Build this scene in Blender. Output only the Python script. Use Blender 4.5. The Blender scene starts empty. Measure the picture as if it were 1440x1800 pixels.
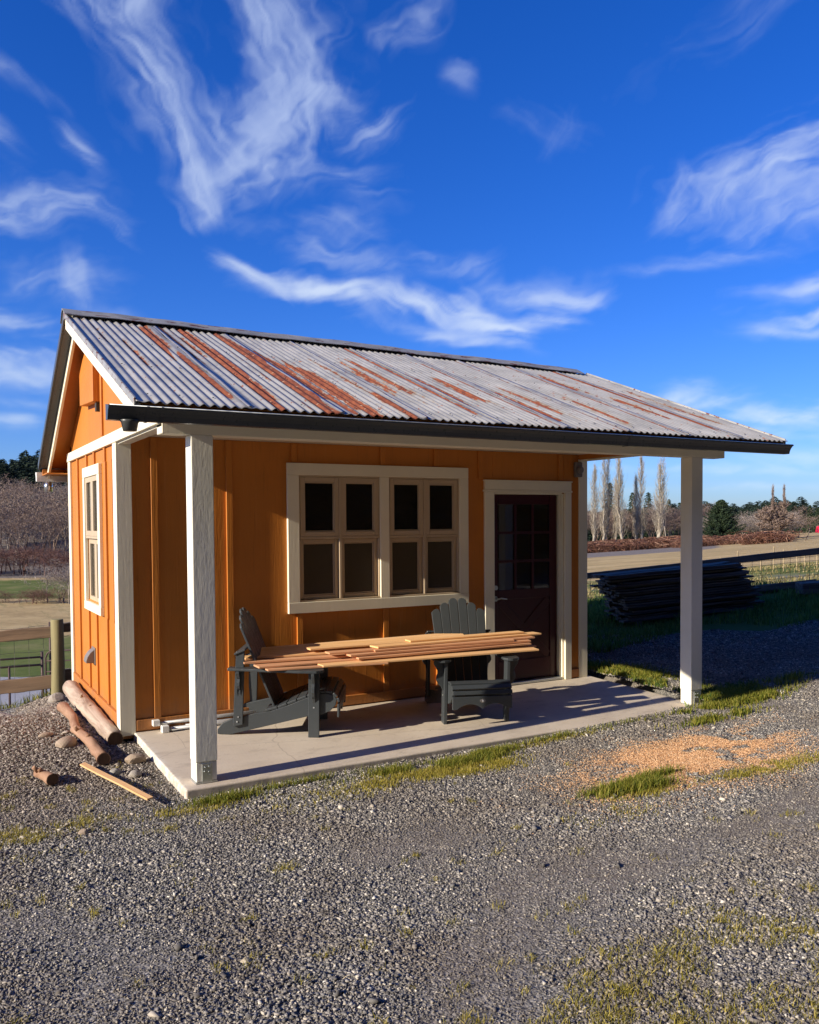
import bpy, math, random
import numpy as np
from mathutils import Vector, Matrix
R = math.radians
random.seed(7); rng = np.random.default_rng(11)
sc = bpy.context.scene
col = sc.collection

# ------------------------------------------------------------------ site frame
EYE = np.array([-1.4024, -7.2617, 1.7254]); YAW = R(29.628)
FW = np.array([math.sin(YAW), math.cos(YAW)]); RT = np.array([math.cos(YAW), -math.sin(YAW)])
def site(u, d):
    """site survey frame: d metres out along the view axis of the yard, u = sideways metres per metre out"""
    p = EYE[:2] + FW * d + RT * (u * d)
    return float(p[0]), float(p[1])
def to_site(x, y):
    dx, dy = np.asarray(x) - EYE[0], np.asarray(y) - EYE[1]
    d = dx * FW[0] + dy * FW[1]; l = dx * RT[0] + dy * RT[1]
    return l, d

# ------------------------------------------------------------------ noise
def _h(ix, iy, s):
    n = (ix.astype(np.int64) * 374761393 + iy.astype(np.int64) * 668265263 + s * 1442695041) & 0xffffffff
    n = ((n ^ (n >> 13)) * 1274126177) & 0xffffffff
    return ((n ^ (n >> 16)) & 0xffff) / 65535.0
def vnoise(x, y, s=0):
    x = np.asarray(x, float); y = np.asarray(y, float)
    ix, iy = np.floor(x), np.floor(y); fx, fy = x - ix, y - iy
    fx = fx * fx * (3 - 2 * fx); fy = fy * fy * (3 - 2 * fy)
    a, b, c, d = _h(ix, iy, s), _h(ix + 1, iy, s), _h(ix, iy + 1, s), _h(ix + 1, iy + 1, s)
    return (a * (1 - fx) + b * fx) * (1 - fy) + (c * (1 - fx) + d * fx) * fy
def fbm(x, y, s=0, o=4):
    t = 0; a = .5
    for k in range(o):
        t = t + a * vnoise(np.asarray(x) * 2 ** k, np.asarray(y) * 2 ** k, s + k); a *= .5
    return t / (1 - .5 ** o)
def sst(a, b, x):
    t = np.clip((np.asarray(x, float) - a) / (b - a), 0, 1); return t * t * (3 - 2 * t)

TRACKS = [[(3.6, -4.0), (2.3, -3.95), (1.35, -3.95), (.72, -4.25), (.35, -4.6)], [(-1.7, -2.5), (-1.0, -3.0), (-.6, -3.6)], [(.75, -3.1), (1.2, -3.0)]]
def trackness(x, y):
    """1 where tyres have ground the gravel to brown fines"""
    t = np.zeros(np.shape(x))
    for P in TRACKS:
        for (ax, ay), (bx, by) in zip(P[:-1], P[1:]):
            vx, vy = bx - ax, by - ay; k = np.clip(((x - ax) * vx + (y - ay) * vy) / (vx * vx + vy * vy), 0, 1)
            d = np.hypot(x - ax - k * vx, y - ay - k * vy); t = np.maximum(t, np.exp(-(d / .26) ** 2))
    return np.clip(t * (.55 + .9 * fbm(x * 1.7, y * 1.7, 91)) + .55 * sst(.54, .70, fbm(x * .8 + 3, y * .8, 33)), 0, 1)

# ------------------------------------------------------------------ object helpers
def tag(o, label=None, cat=None, group=None, kind=None):
    if label: o['label'] = label
    if cat: o['category'] = cat
    if group: o['group'] = group
    if kind: o['kind'] = kind
    return o
def empty(name, loc=(0, 0, 0), rot=(0, 0, 0)):
    o = bpy.data.objects.new(name, None); col.objects.link(o)
    o.location = loc; o.rotation_euler = rot; o.empty_display_size = .1
    return o
class G:
    def __init__(s): s.v = []; s.f = []; s.sm = []
    def add(s, vs, fs, smooth=False):
        b = len(s.v); s.v += [tuple(map(float, p)) for p in vs]
        s.f += [tuple(b + i for i in f) for f in fs]; s.sm += [smooth] * len(fs); return s
    def box(s, x0, x1, y0, y1, z0, z1, M=None):
        p = [(x, y, z) for z in (z0, z1) for (x, y) in ((x0, y0), (x1, y0), (x1, y1), (x0, y1))]
        if M is not None: p = [tuple(M @ Vector(q)) for q in p]
        return s.add(p, [(0, 3, 2, 1), (4, 5, 6, 7), (0, 1, 5, 4), (1, 2, 6, 5), (2, 3, 7, 6), (3, 0, 4, 7)])
    def prism(s, poly, a, b, ax='y', M=None):
        """poly in the two other axes, extruded from a to b along ax"""
        def pt(u, v, w): return {'x': (w, u, v), 'y': (u, w, v), 'z': (u, v, w)}[ax]
        n = len(poly); p = [pt(u, v, a) for u, v in poly] + [pt(u, v, b) for u, v in poly]
        if M is not None: p = [tuple(M @ Vector(q)) for q in p]
        area = sum(poly[i][0] * poly[(i + 1) % n][1] - poly[(i + 1) % n][0] * poly[i][1] for i in range(n))
        fs = [tuple(range(n - 1, -1, -1)), tuple(range(n, 2 * n))] + [(i, (i + 1) % n, n + (i + 1) % n, n + i) for i in range(n)]
        flip = (area < 0) ^ (ax == 'y') ^ (b < a)
        if flip: fs = [tuple(reversed(f)) for f in fs]
        return s.add(p, fs)
    def tube(s, pts, r, n=10, cap=True, smooth=True):
        pts = [Vector(p) for p in pts]; rr = r if isinstance(r, (list, tuple)) else [r] * len(pts)
        b = len(s.v); vs = []; fs = []; px = None
        for i, p in enumerate(pts):
            t = (pts[min(i + 1, len(pts) - 1)] - pts[max(i - 1, 0)]).normalized()
            if px is None: px = t.orthogonal().normalized()
            else: px = (px - t * px.dot(t)).normalized()
            q = t.cross(px)
            for k in range(n):
                a = 2 * math.pi * k / n
                vs.append(p + (px * math.cos(a) + q * math.sin(a)) * rr[i])
        for i in range(len(pts) - 1):
            for k in range(n):
                fs.append((i * n + k, i * n + (k + 1) % n, (i + 1) * n + (k + 1) % n, (i + 1) * n + k))
        s.add(vs, fs, smooth)
        if cap:
            m = (len(pts) - 1) * n
            s.f += [tuple(b + k for k in range(n - 1, -1, -1)), tuple(b + m + k for k in range(n))]; s.sm += [False, False]
        return s
    def build(s, name, mat=None, parent=None, bevel=0, seg=1, loc=None):
        me = bpy.data.meshes.new(name); me.from_pydata(s.v, [], s.f); me.update()
        me.polygons.foreach_set('use_smooth', s.sm)
        o = bpy.data.objects.new(name, me); col.objects.link(o)
        if mat: me.materials.append(mat)
        if parent: o.parent = parent
        if loc: o.location = loc
        if bevel:
            m = o.modifiers.new('bevel', 'BEVEL'); m.width = bevel; m.segments = seg; m.limit_method = 'ANGLE'; m.angle_limit = R(40)
        return o
def npmesh(name, V, F, mat, parent=None, smooth=False, attrs=None):
    """V (n,3); F (m,k) constant k"""
    V = np.ascontiguousarray(V, np.float32); F = np.ascontiguousarray(F, np.int32); k = F.shape[1]
    me = bpy.data.meshes.new(name); me.vertices.add(len(V)); me.vertices.foreach_set('co', V.ravel())
    me.loops.add(F.size); me.loops.foreach_set('vertex_index', F.ravel())
    me.polygons.add(len(F)); me.polygons.foreach_set('loop_start', np.arange(0, F.size, k, dtype=np.int32))
    me.polygons.foreach_set('loop_total', np.full(len(F), k, np.int32))
    if smooth: me.polygons.foreach_set('use_smooth', np.ones(len(F), bool))
    me.update(calc_edges=True)
    for an, (tp, data) in (attrs or {}).items():
        at = me.attributes.new(an, tp, 'POINT')
        at.data.foreach_set('vector' if tp == 'FLOAT_VECTOR' else ('color' if tp == 'FLOAT_COLOR' else 'value'), np.ascontiguousarray(data, np.float32).ravel())
    o = bpy.data.objects.new(name, me); col.objects.link(o)
    if mat: me.materials.append(mat)
    if parent: o.parent = parent
    return o
def link_copy(o, parent=None):
    c = o.copy(); col.objects.link(c); c.parent = parent
    if 'label' in c and parent is None: del c['label']
    for ch in [x for x in o.children]: link_copy(ch, c)
    return c

# ------------------------------------------------------------------ materials
class N:
    def __init__(s, m): s.nt = m.node_tree; s.n = s.nt.nodes; s.l = s.nt.links
    def new(s, t, **k):
        x = s.n.new(t)
        for a, b in k.items(): setattr(x, a, b)
        return x
    def put(s, sock, v):
        if hasattr(v, 'is_output') or isinstance(v, bpy.types.NodeSocket): s.l.new(v, sock)
        else: sock.default_value = v
    def math(s, op, a, b=0., c=0., clamp=False):
        x = s.new('ShaderNodeMath', operation=op, use_clamp=clamp)
        s.put(x.inputs[0], a); s.put(x.inputs[1], b)
        if op in ('MULTIPLY_ADD', 'SMOOTH_MIN', 'COMPARE'): s.put(x.inputs[2], c)
        return x.outputs[0]
    def vmath(s, op, a, b=(0, 0, 0)):
        x = s.new('ShaderNodeVectorMath', operation=op); s.put(x.inputs[0], a)
        if op == 'SCALE': s.put(x.inputs[3], b)
        else: s.put(x.inputs[1], b)
        return x.outputs[1] if op in ('DOT_PRODUCT', 'LENGTH') else x.outputs[0]
    def noise(s, vec, scale, detail=4, rough=.55, dist=0.):
        x = s.new('ShaderNodeTexNoise'); s.put(x.inputs['Vector'], vec) if vec is not None else 0
        s.put(x.inputs['Scale'], scale); x.inputs['Detail'].default_value = detail
        x.inputs['Roughness'].default_value = rough; x.inputs['Distortion'].default_value = dist
        return x.outputs['Fac']
    def vor(s, vec, scale, feat='F1', out='Distance'):
        x = s.new('ShaderNodeTexVoronoi', feature=feat); s.put(x.inputs['Vector'], vec); s.put(x.inputs['Scale'], scale)
        return x.outputs[out]
    def ramp(s, f, stops, interp='LINEAR'):
        x = s.new('ShaderNodeValToRGB'); s.put(x.inputs[0], f); e = x.color_ramp; e.interpolation = interp
        while len(e.elements) < len(stops): e.elements.new(.5)
        for q, (p, c) in zip(e.elements, stops): q.position = p; q.color = (*c, 1) if len(c) == 3 else c
        return x.outputs[0]
    def mr(s, v, a, b, c=0., d=1., smooth=True):
        x = s.new('ShaderNodeMapRange', interpolation_type='SMOOTHSTEP' if smooth else 'LINEAR')
        for i, q in enumerate((v, a, b, c, d)): s.put(x.inputs[i], q)
        return x.outputs[0]
    def mix(s, f, a, b, mode='MIX'):
        x = s.new('ShaderNodeMix', data_type='RGBA', blend_type=mode)
        s.put(x.inputs[0], f)
        for i, q in ((6, a), (7, b)):
            if isinstance(q, tuple): q = (*q, 1) if len(q) == 3 else q
            s.put(x.inputs[i], q)
        return x.outputs[2]
    def coord(s, which='Object', scale=None):
        c = s.new('ShaderNodeTexCoord').outputs[which]
        if scale:
            m = s.new('ShaderNodeMapping'); s.l.new(c, m.inputs[0]); m.inputs['Scale'].default_value = scale; c = m.outputs[0]
        return c
    def bump(s, h, strength, dist=.01, nrm=None):
        x = s.new('ShaderNodeBump'); s.put(x.inputs['Height'], h); x.inputs['Strength'].default_value = strength
        x.inputs['Distance'].default_value = dist
        if nrm is not None: s.l.new(nrm, x.inputs['Normal'])
        return x.outputs[0]
def mat(name):
    m = bpy.data.materials.new(name); m.use_nodes = True
    n = N(m); b = m.node_tree.nodes['Principled BSDF']
    return m, n, b
def fin(n, b, color=None, rough=None, normal=None, spec=None, metal=None):
    if color is not None: n.put(b.inputs['Base Color'], (*color, 1) if isinstance(color, tuple) and len(color) == 3 else color)
    if rough is not None: n.put(b.inputs['Roughness'], rough)
    if normal is not None: n.l.new(normal, b.inputs['Normal'])
    if spec is not None: b.inputs['Specular IOR Level'].default_value = spec
    if metal is not None: n.put(b.inputs['Metallic'], metal)
def shade(c, k): return tuple(min(1, x * k) for x in c)
def paint(name, c, rough=.55, bump=.25, grain=(40, 40, 5), var=.12, dirt=.15, big=0., spec=.4):
    """old brushed exterior paint over wood"""
    m, n, b = mat(name); co = n.coord()
    g = n.coord(scale=grain)
    f1 = n.noise(g, 1.0, 5, .6); f2 = n.noise(co, 1.3, 4, .6); f3 = n.noise(co, 30, 3, .6)
    c1 = n.mix(n.mr(f2, .3, .7), shade(c, 1 - var), shade(c, 1 + var * .6))
    c2 = n.mix(n.math('MULTIPLY', n.mr(n.noise(co, 7, 5, .7), .58, .8), dirt), c1, shade(c, .45))
    h = n.math('ADD', f1, n.math('MULTIPLY', f3, .35))
    if big: h = n.math('ADD', h, n.math('MULTIPLY', n.noise(n.coord(scale=(13, 13, 4)), 2.2, 4, .6, .8), big))
    fin(n, b, c2, n.mr(f3, .2, .8, rough - .08, rough + .1), n.bump(h, bump, .006), spec)
    return m
def wood(name, ca, cb, ax='x', rough=.75, bump=.3, fine=30, spec=.25):
    sc_ = {'x': (1.2, fine, fine), 'y': (fine, 1.2, fine), 'z': (fine, fine, 1.2)}[ax]
    m, n, b = mat(name); oi = n.new('ShaderNodeObjectInfo')
    co = n.vmath('ADD', n.coord(scale=sc_), n.vmath('SCALE', n.new('ShaderNodeCombineXYZ').outputs[0], 1.))
    off = n.new('ShaderNodeCombineXYZ'); n.put(off.inputs[0], n.math('MULTIPLY', oi.outputs['Random'], 37.)); n.put(off.inputs[1], n.math('MULTIPLY', oi.outputs['Random'], 91.))
    co = n.vmath('ADD', n.coord(scale=sc_), off.outputs[0])
    f = n.noise(co, 1., 6, .65, .6)
    c = n.mix(n.mr(f, .3, .7), ca, cb)
    c = n.mix(n.math('MULTIPLY', oi.outputs['Random'], .5), c, shade(cb, 1.25))
    fin(n, b, c, rough, n.bump(f, bump, .004), spec)
    return m

M = {}
ORANGE = (.56, .196, .029)
M['orange'] = paint('orange_paint', ORANGE, .5, .30, (60, 60, 3), .10, .12, 0, .35)
# siding has the wavy raised grain of textured plywood
def siding():
    m, n, b = mat('orange_siding'); co = n.coord()
    g = n.noise(n.coord(scale=(34, 34, 1.6)), 1., 5, .6, 1.2)
    w = n.noise(n.coord(scale=(7, 7, .5)), 1., 3, .5, .5)
    f2 = n.noise(co, 1.1, 4, .6)
    c = n.mix(n.mr(f2, .3, .7), shade(ORANGE, .9), shade(ORANGE, 1.06))
    c = n.mix(n.math('MULTIPLY', n.mr(g, .56, .74), .45), c, shade(ORANGE, .55))
    c = n.mix(n.math('MULTIPLY', n.mr(n.noise(n.coord(scale=(22, 22, .8)), 1., 5, .7), .55, .75), .22), c, (.70, .36, .12))
    ns = n.vor(n.coord(scale=(2.4, 2.4, 3.4)), 1., 'F1'); c = n.mix(n.math('MULTIPLY', n.mr(ns, .017, .010), .6), c, shade(ORANGE, .3))
    sz = n.new('ShaderNodeSeparateXYZ'); n.l.new(co, sz.inputs[0])
    splash = n.math('MULTIPLY', n.mr(n.math('ADD', sz.outputs[2], n.math('MULTIPLY', n.math('SUBTRACT', n.noise(co, 6, 6, .75), .5), .5)), .26, .02), .45)
    c = n.mix(splash, c, (.22, .15, .10))
    h = n.math('ADD', g, n.math('MULTIPLY', w, .6))
    fin(n, b, c, .5, n.bump(h, .55, .006), .35); return m
M['siding'] = siding()
M['cream'] = paint('cream_trim_paint', (.84, .79, .63), .5, .18, (50, 50, 3), .05, .12)
M['post'] = paint('cream_post_paint', (.86, .83, .72), .45, .18, (34, 34, 5), .05, .10, 1.1)
M['taupe'] = paint('taupe_sash_paint', (.52, .41, .28), .45, .1, (30, 30, 4), .06, .2)
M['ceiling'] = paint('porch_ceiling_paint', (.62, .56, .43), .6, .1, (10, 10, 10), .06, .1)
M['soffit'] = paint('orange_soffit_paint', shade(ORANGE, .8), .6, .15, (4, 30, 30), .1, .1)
M['maroon'] = paint('maroon_door_paint', (.048, .004, .010), .35, .1, (30, 30, 4), .1, .1)
M['gunmetal'] = paint('dark_gutter_paint', (.075, .08, .082), .32, .05, (3, 30, 30), .15, .2)
M['charcoal'] = paint('charcoal_fascia_paint', (.085, .088, .086), .5, .1, (3, 30, 30), .15, .2)
M['chair'] = paint('slate_grey_chair_plastic', (.046, .053, .058), .38, .06, (20, 20, 20), .1, .1, 0, .5)
M['grey_plastic'] = paint('grey_plastic', (.20, .18, .17), .5, .04, (8, 8, 8), .08, .1)
M['white_plastic'] = paint('white_plastic', (.78, .78, .75), .4, .03, (8, 8, 8), .03, .1)
M['cedar'] = wood('fresh_cedar', (.84, .55, .30), (.68, .39, .17), 'x', .7, .25, 26)
M['cedar_edge'] = wood('red_cedar', (.70, .40, .22), (.48, .23, .12), 'x', .75, .3, 26)
M['old_dark'] = wood('weathered_dark_board', (.26, .225, .19), (.06, .05, .043), 'x', .85, .5, 22)
M['fence_wood'] = wood('weathered_fence_board', (.26, .175, .11), (.12, .082, .055), 'x', .85, .6, 22)
M['fence_dark'] = wood('mossy_dark_rail', (.27, .23, .185), (.12, .10, .085), 'x', .85, .6, 20)
M['fence_post'] = wood('lichen_fence_post', (.34, .30, .15), (.19, .165, .085), 'z', .85, .5, 12)
M['log'] = wood('weathered_log', (.56, .45, .35), (.24, .17, .125), 'y', .85, 1., 14)
M['bark'] = wood('reddish_bark_log', (.42, .26, .17), (.22, .115, .065), 'y', .85, .8, 9)
M['log_end'] = wood('log_end_grain', (.16, .095, .06), (.07, .04, .025), 'z', .85, .5, 10)
def metal(name, c, rough, var=.2, metal_=.9):
    m, n, b = mat(name); f = n.noise(n.coord(), 22, 4, .6)
    fin(n, b, n.mix(f, shade(c, 1 - var), shade(c, 1 + var)), n.mr(f, .2, .8, rough - .1, rough + .1), n.bump(f, .1, .002), .5, metal_); return m
M['galv'] = metal('galvanised_bracket', (.52, .55, .56), .42)
M['alu'] = metal('aluminium_pipe', (.42, .42, .42), .5, .2, .5)
M['chrome'] = metal('polished_downspout', (.75, .75, .75), .2)
M['lap'] = metal('lap_edge_highlight', (.62, .60, .57), .5, .25, .3)  # paler metal paints the highlight along the raised sheet laps
M['rusty_tube'] = metal('rusty_gate_tube', (.075, .045, .04), .6, .3, .3)
M['wire'] = metal('fence_wire', (.09, .08, .07), .6, .2, .4)
M['red'] = paint('red_machine_paint', (.7, .02, .03), .4, .05)
def black():
    m, n, b = mat('dark_interior'); fin(n, b, n.mix(n.noise(n.coord(), 3), (.035, .028, .022), (.06, .05, .04)), .8); return m
M['dark'] = black()
def glass(name, tint, mesh=.11):
    m, n, b = mat(name); n.n.remove(b)
    t = n.new('ShaderNodeBsdfTransparent'); t.inputs[0].default_value = (*tint, 1)
    g = n.new('ShaderNodeBsdfGlossy'); g.inputs['Roughness'].default_value = .015; g.inputs['Color'].default_value = (.9, .92, .95, 1)
    fr = n.new('ShaderNodeFresnel'); fr.inputs[0].default_value = 1.5
    n.l.new(n.bump(n.noise(n.coord(), 2.5, 2), .06, .01), g.inputs['Normal'])
    df = n.new('ShaderNodeBsdfDiffuse'); df.inputs[0].default_value = (.16, .135, .10, 1); ms = n.new('ShaderNodeMixShader'); ms.inputs[0].default_value = mesh; n.l.new(t.outputs[0], ms.inputs[1]); n.l.new(df.outputs[0], ms.inputs[2]); t = ms  # grey diffuse share; in clear panes it stands in for faint reflections
    x = n.new('ShaderNodeMixShader'); n.l.new(fr.outputs[0], x.inputs[0]); n.l.new(t.outputs[0], x.inputs[1]); n.l.new(g.outputs[0], x.inputs[2])
    n.l.new(x.outputs[0], n.n['Material Output'].inputs[0]); return m
M['glass'] = glass('window_glass', (.55, .57, .58))
M['screen'] = glass('screened_glass', (.25, .23, .21), .5)
def concrete():
    m, n, b = mat('concrete'); co = n.coord()
    a = n.noise(co, 1.1, 5, .65); f = n.noise(co, 60, 3, .6); k = n.noise(co, 9, 5, .7)
    c = n.mix(n.mr(a, .3, .7), (.50, .425, .34), (.61, .53, .425))
    c = n.mix(n.math('MULTIPLY', n.mr(k, .56, .75), .35), c, (.30, .25, .20))
    c = n.mix(n.math('MULTIPLY', n.mr(n.noise(co, 34, 2), .72, .76), .8), c, (.12, .10, .08))
    c = n.mix(n.math('MULTIPLY', n.mr(n.noise(n.coord(scale=(1, 2.2, 1)), 2.6, 6, .75), .5, .72), .45), c, (.27, .225, .18))
    ed = n.new('ShaderNodeTexVoronoi', feature='DISTANCE_TO_EDGE'); n.l.new(n.vmath('ADD', co, n.vmath('SCALE', n.vmath('SUBTRACT', n.new('ShaderNodeTexNoise').outputs['Color'], (.5, .5, .5)), .12)), ed.inputs['Vector']); ed.inputs['Scale'].default_value = .55
    c = n.mix(n.math('MULTIPLY', n.mr(ed.outputs['Distance'], .0028, .0010), .28), c, (.16, .13, .11))
    # pale lime bloom along the west edge
    sx = n.new('ShaderNodeSeparateXYZ'); n.l.new(co, sx.inputs[0])
    e = n.math('MULTIPLY', n.mr(sx.outputs[0], .16, .09), n.mr(n.noise(co, 14, 4, .7), .42, .6))
    c = n.mix(e, c, (.66, .63, .56))
    fin(n, b, c, .85, n.bump(n.math('ADD', f, n.math('MULTIPLY', k, 1.2)), .25, .004), .2); return m
M['concrete'] = concrete()
def rock(name, c, v=.3):
    m, n, b = mat(name); co = n.coord(); f = n.noise(co, 18, 5, .65)
    oi = n.new('ShaderNodeObjectInfo').outputs['Random']
    cc = n.mix(f, shade(c, 1 - v), shade(c, 1 + v)); cc = n.mix(n.math('MULTIPLY', oi, .5), cc, (.36, .28, .22))
    fin(n, b, cc, .85, n.bump(f, .5, .01), .2); return m
M['rock'] = rock('field_rock', (.36, .28, .20)); M['rock_grey'] = rock('grey_rock', (.33, .31, .27))
def roof_metal():
    m, n, b = mat('rusted_corrugated_steel'); co = n.coord()
    at = n.new('ShaderNodeAttribute', attribute_name='rust').outputs['Fac']
    st = n.noise(n.coord(scale=(26, 3.0, 3.0)), 1., 5, .6)
    bl = n.noise(n.coord(scale=(17, 10, 10)), 1., 6, .72)
    v = n.math('ADD', at, n.math('ADD', n.math('MULTIPLY', st, .50), n.math('MULTIPLY', bl, .80)))
    rust = n.mr(v, 1.0, 1.07)
    spot = n.mr(n.math('ADD', n.noise(n.coord(scale=(14, 7, 7)), 1.7, 5, .7), n.math('MULTIPLY', at, .10)), .63, .65)
    rust = n.math('MAXIMUM', rust, n.math('MULTIPLY', spot, .85))
    gal = n.ramp(n.noise(co, 3.2, 5, .65), [(.25, (.33, .325, .30)), (.5, (.47, .46, .425)), (.75, (.59, .575, .53))])
    span = n.noise(n.coord(scale=(8, 60, 60)), 1., 2)
    gal = n.mix(n.math('MULTIPLY', n.mr(span, .55, .7), .3), gal, (.52, .52, .51))
    # ochre halo beside the rust
    halo = n.math('MULTIPLY', n.mr(v, .84, 1.03), .6)
    gal = n.mix(halo, gal, (.36, .27, .15))
    # worn grimy bands between laps
    gal = n.mix(n.math('MULTIPLY', n.mr(n.noise(n.coord(scale=(5, 1.1, 1.1)), 1., 4, .7), .5, .7), .4), gal, (.19, .195, .2))
    rc = n.mix(n.mr(n.noise(n.coord(scale=(20, 8, 8)), 1.3, 4, .7), .35, .65), (.15, .038, .020), (.29, .085, .034))
    rc = n.mix(n.mr(n.noise(co, 26, 3), .66, .72), rc, (.55, .38, .25))
    c = n.mix(rust, gal, rc)
    fin(n, b, c, n.mr(rust, 0, 1, .42, .85), n.bump(n.noise(co, 45, 3), .15, .003), .45)
    n.put(b.inputs['Metallic'], n.math('MULTIPLY', n.math('SUBTRACT', 1., rust), .35)); return m
M['roof'] = roof_metal()
def ridge_metal():
    m, n, b = mat('weathered_ridge_steel'); co = n.coord(scale=(4, 16, 16))
    r = n.mr(n.noise(co, 1.2, 4, .65), .57, .60)
    g = n.ramp(n.noise(n.coord(), 5, 4), [(.3, (.26, .265, .26)), (.7, (.42, .42, .41))])
    fin(n, b, n.mix(r, g, (.17, .07, .05)), .55, n.bump(n.noise(n.coord(), 30, 3), .15, .004), .4)
    n.put(b.inputs['Metallic'], .3); return m
M['ridge'] = ridge_metal()
def island(name, stops, rough=.85, tint=None, noise_s=3., bumps=0, transl=0.):
    """countless small pieces: every piece its own colour"""
    m, n, b = mat(name); r = n.new('ShaderNodeNewGeometry').outputs['Random Per Island']
    c = n.ramp(r, stops)
    if tint: c = n.mix(n.math('MULTIPLY', n.mr(n.noise(n.coord(), noise_s, 4, .6), .4, .65), tint[1]), c, tint[0])
    fin(n, b, c, rough, None, .25)
    if transl:
        t = n.new('ShaderNodeBsdfTranslucent'); n.l.new(c, t.inputs[0])
        x = n.new('ShaderNodeMixShader'); x.inputs[0].default_value = transl
        n.l.new(b.outputs[0], x.inputs[1]); n.l.new(t.outputs[0], x.inputs[2]); n.l.new(x.outputs[0], n.n['Material Output'].inputs[0])
    return m
M['gravel'] = island('crushed_gravel', [(0, (.085, .082, .08)), (.35, (.17, .163, .155)), (.62, (.26, .245, .225)), (.86, (.38, .35, .31)), (.95, (.50, .44, .35)), (1, (.76, .71, .62))], .75, ((.15, .115, .085), .5), .9)
M['pebble'] = island('brown_pebbles', [(0, (.10, .085, .075)), (.4, (.19, .16, .135)), (.75, (.29, .245, .205)), (1, (.46, .40, .34))], .8)
M['grass'] = island('short_grass', [(0, (.08, .11, .012)), (.35, (.16, .19, .02)), (.7, (.27, .26, .035)), (1, (.42, .36, .08))], .6, None, 3, 0, .35)
M['grass_yellow'] = island('yellowing_grass', [(0, (.16, .16, .02)), (.4, (.32, .28, .035)), (.75, (.48, .39, .07)), (1, (.6, .48, .16))], .6, None, 3, 0, .35)
M['straw_grass'] = island('straw_coloured_grass', [(0, (.16, .15, .05)), (.4, (.27, .23, .09)), (.75, (.40, .32, .15)), (1, (.5, .41, .22))], .7, None, 3, 0, .3)
M['grass_deep'] = island('lush_grass', [(0, (.08, .16, .03)), (.5, (.16, .27, .05)), (1, (.30, .38, .10))], .6, None, 3, 0, .35)
M['leaf'] = island('broad_weed_leaves', [(0, (.05, .10, .02)), (.5, (.11, .17, .04)), (1, (.22, .27, .09))], .5, None, 3, 0, .3)
M['sawdust'] = island('sawdust_chips', [(0, (.50, .27, .13)), (.4, (.66, .39, .20)), (.8, (.78, .50, .28)), (1, (.86, .64, .42))], .85)
M['straw'] = island('dry_stems', [(0, (.22, .16, .09)), (.5, (.38, .29, .17)), (1, (.55, .45, .30))], .8)
M['twig_brown'] = island('bare_brown_twigs', [(0, (.12, .08, .06)), (.5, (.235, .165, .125)), (1, (.38, .29, .23))], .85)
M['twig_grey'] = island('bare_grey_twigs', [(0, (.12, .095, .08)), (.5, (.25, .205, .17)), (1, (.45, .39, .33))], .85)
M['twig_red'] = island('reddish_brush_twigs', [(0, (.085, .04, .035)), (.5, (.17, .085, .065)), (1, (.28, .16, .12))], .85)
M['poplar_twig'] = island('pale_poplar_twigs', [(0, (.19, .155, .11)), (.5, (.34, .29, .215)), (1, (.50, .45, .36))], .8)
M['poplar_bark'] = wood('pale_poplar_bark', (.50, .45, .36), (.25, .21, .16), 'z', .8, .3, 8)
M['bramble'] = island('rusty_brambles', [(0, (.05, .025, .018)), (.4, (.12, .05, .032)), (.8, (.22, .105, .065)), (1, (.34, .22, .15))], .85)
M['needles'] = island('conifer_needles', [(0, (.016, .030, .014)), (.5, (.032, .055, .024)), (1, (.06, .085, .036))], .7)
M['needles_far'] = island('distant_conifer_needles', [(0, (.014, .026, .018)), (.5, (.026, .045, .028)), (1, (.045, .068, .042))], .8)
M['trunk'] = wood('dark_trunk_bark', (.11, .085, .065), (.05, .04, .032), 'z', .9, .5, 8)
M['hill'] = None

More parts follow.
